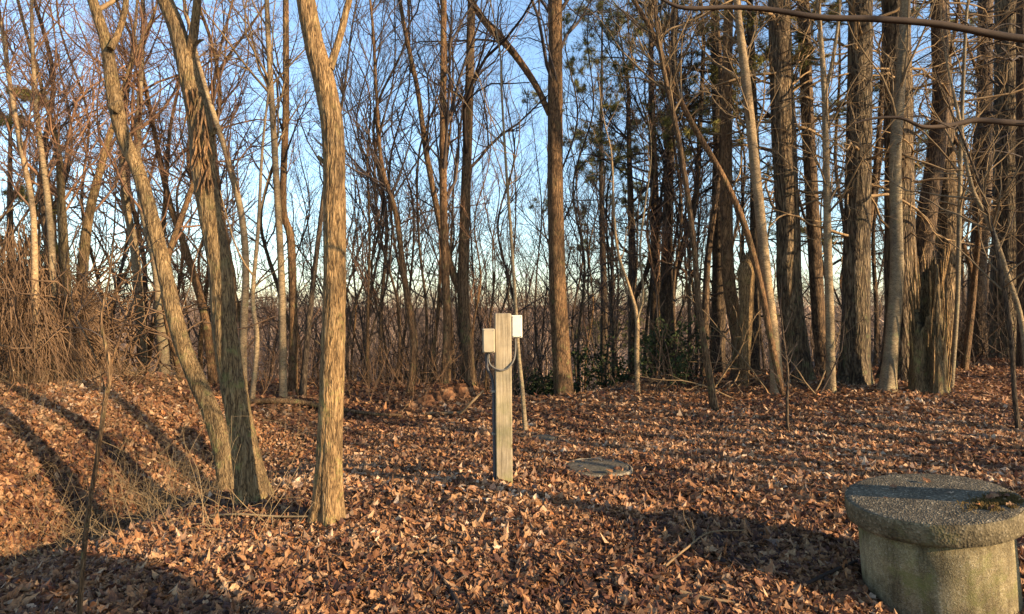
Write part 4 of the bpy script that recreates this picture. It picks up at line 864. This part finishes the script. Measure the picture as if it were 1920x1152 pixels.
# far wood on the valley side and hills
x, y = sector(5200, -.85, .85, 45, 330); h = g.uniform(6, 12, len(x)); thicket("woodland", x, y, h, M['far'], "far brown winter wood covering the valley and hills", g, .06, 7, 4, .09, "woodland")
# dry thicket hung with vines at the left edge
N = 2600; a = g.uniform(0, 2*np.pi, N); el = np.arccos(g.uniform(.0, 1, N)); cx, cy_ = -7.2, 9.7
dx, dy, dz = np.sin(el)*np.cos(a), np.sin(el)*np.sin(a), np.cos(el)
sc = g.uniform(.75, 1.05, N); p = np.stack([cx+dx*1.25*sc, cy_+dy*1.1*sc, .25+dz*2.55*sc], 1)
d = np.stack([dx*.5, dy*.5, -.6*np.ones(N)], 1); P_ = march(p, d, g.uniform(.4, 1.3, N), 6, .2, -.14, g)
mb = MB(); tubes(mb, P_, (.0065*g.uniform(.4, 1.2, N))[:, None]*np.linspace(1, .5, 7)[None], 3)
b = sprout(P_, np.full((N, 7), .004), np.full(N, 1.), 3, .1, 1, (.4, 1.1), .35, .2, 3, .2, -.05, .6, .0015, 0, g); tubes(mb, b[0], b[1], 3)
N = 900; p = np.stack([cx+g.normal(size=N)*.8, cy_+.5+g.normal(size=N)*.6, g.uniform(-.1, 1.8, N)], 1); P_ = march(p, g.normal(size=(N, 3))+[0, 0, .3], g.uniform(.6, 1.6, N), 5, .3, 0, g); tubes(mb, P_, np.full((N, 6), .012), 3)
tag(mb.build("vine_thicket", M['vine']), "mound of hanging dry brown vines at the left edge, above the far bank", "thicket", None, 'stuff')
# dry stalks and brambles on the far bank and by the ditch
x = g.uniform(-8.5, -2.6, 5200); y = g.uniform(4.5, 10.5, 5200); ok = g.uniform(size=5200) < .6*(vnoise(x*.9, y*.9, 2)+.5)+.12; x, y = x[ok], y[ok]
thicket("dry_stalks", x, y, g.uniform(.12, .55, len(x)), M['straw'], "thin dry stalks and brambles on the bank left of the foreground trunks", g, .9, 2, 0, .0028, "dry grass")
x, y = sector(420, -.7, .8, 3.0, 13); thicket("dry_stalks", x, y, g.uniform(.06, .28, len(x)), M['vine'], "small dry stems poking through the fallen leaves", g, .7, 2, 0, .002, "dry grass")

cxy = [hit(285, 960)[:2], hit(320, 930)[:2], hit(215, 985)[:2], hit(450, 985)[:2], hit(90, 1010)[:2]]
x = np.concatenate([g.normal(c[0], .28, 26) for c in cxy]); y = np.concatenate([g.normal(c[1], .3, 26) for c in cxy])
thicket("bramble_stems", x, y, g.uniform(.3, .95, len(x)), M['straw'], "arching golden bramble stems standing in the ditch left of the foreground trunks", g, .6, 3, 1, .0035, "brambles")
# ------------------------------------------------------------------ saplings and fallen wood near the camera
big_tree("sapling", "thin bare sapling in the left foreground, rising from the picture's bottom edge", "sapling", 3.35,
    [(147, 1240), (150, 1130), (163, 980), (182, 860), (196, 760), (206, 690), (190, 600), (205, 520), (214, 430), (218, 330)], [9, 9, 8.5, 8, 8, 8, 5, 4, 3, 2], 'bark_mid', 'twig_grey', 'sapling',
    top='cut', forks=[([(206, 690), (232, 610), (252, 560), (268, 500), (280, 440)], [5, 4, 3, 3, 2], .25, 1), ([(200, 740), (170, 650), (140, 590), (128, 540)], [4, 3, 3, 2], .2, 1)], sides=10, seed=501, H=1.7, t0=.45, dens=.6, flare=.1, step=.03)
big_tree("sapling", "short dark sapling standing alone in the leaves, forward of the heap of dead branches", "sapling", None,
    [(1478, 815), (1476, 770), (1477, 700), (1470, 640), (1462, 560)], [6, 6, 5, 4, 2], 'bark_dark', 'twig_grey', 'sapling', top='cut', sides=8, seed=502, H=1.6, t0=.3, flare=.1)

def fallen(name, label, cat, pts, widths, mat, twigs=0, seed=1, lift=0.0, group=None):
    g = np.random.default_rng(seed); Q = []
    for p in pts:
        if len(p) == 2: x, y, z = hit(*p); Q.append((x, y, z+.03+lift))
        else: q = at(p[0], p[1], p[2]); Q.append(tuple(q))
    Q = np.array(Q); o = Q[0].copy(); y = Q[:, 1].mean()
    e = empty(name, o, label, cat, group)
    S, SR = smooth_path(Q-o, [w*y/F/2 for w in widths], 40); mb = MB(); tubes(mb, [S], [SR], 8, cap=True, rough=bark_rough(.06, 14, 9, seed))
    if twigs:
        idx = np.linspace(0, 39, 16).astype(int); twigs = max(4, twigs); L = np.linalg.norm(Q[-1]-Q[0])
        a = sprout(S[idx][None], SR[idx][None], np.array([L]), twigs, .2, 1, (.4, 1.0), .35, .2, 5, .2, .02, .6, .0015, .3, g); b = sprout(*a, 2, .3, 1, (.4, .9), .5, .3, 3, .2, 0, .6, .001, 0, g)
        tubes(mb, a[0], a[1], 4); tubes(mb, b[0], b[1], 3)
    mb.build("stem", M[mat], e)
    return e
fallen("fallen_log", "long bent fallen limb lying along the crest left of the post", "log", [(452, 768), (500, 762), (560, 765), (620, 775), (690, 786), (752, 790)], [9, 11, 11, 9, 7, 5], 'bark_mid', 5, 1, .05)
fallen("fallen_branch", "pale stick lying along the crest just left of the post", "branch", [(792, 783), (830, 782), (862, 781)], [5, 6, 5], 'twig_tan', 0, 2, .02)
fallen("fallen_branch", "pale stick leaning up against the trees just left of the post", "branch", [(862, 781), (884, 755, 9.9), (906, 733, 10.1)], [5, 5, 4], 'twig_tan', 1, 3)
fallen("fallen_branch", "thin twiggy branch lying across the leaves between the ditch and the foreground trunks", "branch", [(395, 988), (450, 985), (520, 990), (590, 990)], [4, 4, 4, 3], 'straw', 3, 4, .05)
fallen("fallen_branch", "curved thin branch rising out of the ditch left of the foreground trunks", "branch", [(318, 1040), (350, 1000), (378, 960, 5.6), (384, 935, 5.7)], [4, 4, 3, 2], 'straw', 3, 5)
fallen("fallen_branch", "thin forked twig arching over the leaves left of the concrete riser", "branch", [(1248, 1088), (1285, 1055), (1330, 1022), (1395, 1018)], [4, 4, 3, 2], 'twig_tan', 4, 6, .05)
fallen("fallen_branch", "short stick at the bottom edge between the post and the concrete riser", "branch", [(1275, 1125), (1330, 1138), (1378, 1146)], [8, 8, 6], 'twig_tan', 1, 7, .01)
fallen("fallen_branch", "dark curved stick running off the bottom edge below the post", "branch", [(812, 1078), (838, 1110), (860, 1150), (880, 1190)], [8, 9, 9, 8], 'twig_dark', 1, 8, .01)
fallen("fallen_branch", "short pale stick among the leaves in the middle foreground", "branch", [(762, 1052), (790, 1048), (812, 1044)], [7, 7, 6], 'twig_tan', 0, 9, .01)
fallen("fallen_branch", "dark stick lying against the left foot of the concrete riser", "branch", [(1500, 1118), (1560, 1090), (1606, 1068)], [6, 7, 6], 'twig_dark', 2, 10, .02)
fallen("fallen_branch", "grey branch fallen at the foot of the tall straight brown tree", "branch", [(985, 748), (1040, 742), (1110, 738), (1165, 738)], [3, 3, 2, 2], 'twig_grey', 5, 11, .05)
# heap of dead branches right of centre
g = np.random.default_rng(77); hx_, hy_ = (1420-960)/F*12.0, 12.0
names = [("long bare branch slanting left in the dead-branch heap", -1.1), ("branch slanting right in the dead-branch heap", .9), ("low arched branch in front of the dead-branch heap", .2)]
for k in range(14):
    x0 = hx_+g.uniform(-1.3, 1.1); y0 = hy_+g.uniform(-.6, .8); z0 = float(ground_h(x0, y0)); L = g.uniform(1.0, 2.4); sgn = 1 if k % 2 else -1
    e = empty("dead_branch", (x0, y0, z0), "bare dead branch, one of those heaped at the foot of the pale slim tree", "branch", "dead branches in the heap")
    P_ = march(np.array([[0, 0, 0.]]), np.array([[sgn*g.uniform(.2, 1.1), g.normal()*.2, g.uniform(.3, 1.0)]]), np.array([L]), 9, .1, -.02, g); R_ = (.016*np.linspace(1, .3, 10))[None]
    mb = MB(); tubes(mb, P_, R_, 6); mb.build("stem", M['twig_tan' if k % 3 else 'twig_dark'], e)
    mb = MB(); a = sprout(P_, R_, np.array([L]), 8, .15, 1, (.4, 1.1), .4, .2, 5, .22, 0, .6, .002, 0, g); b = sprout(*a, 3, .3, 1, (.4, 1), .5, .3, 3, .2, 0, .6, .0015, 0, g)
    tubes(mb, a[0], a[1], 4); tubes(mb, b[0], b[1], 3); mb.build("twigs", M['twig_tan' if k % 3 else 'twig_dark'], e)

# ------------------------------------------------------------------ overall surface reflectance
for m in bpy.data.materials:
    n, l = m.node_tree.nodes, m.node_tree.links
    for b in [q for q in n if q.type == 'BSDF_PRINCIPLED']:
        if b.inputs["Base Color"].links:
            src = b.inputs["Base Color"].links[0].from_socket
            l.new(mixc(n, l, 1.0, src, (.80, .78, .74), 'MULTIPLY'), b.inputs["Base Color"])
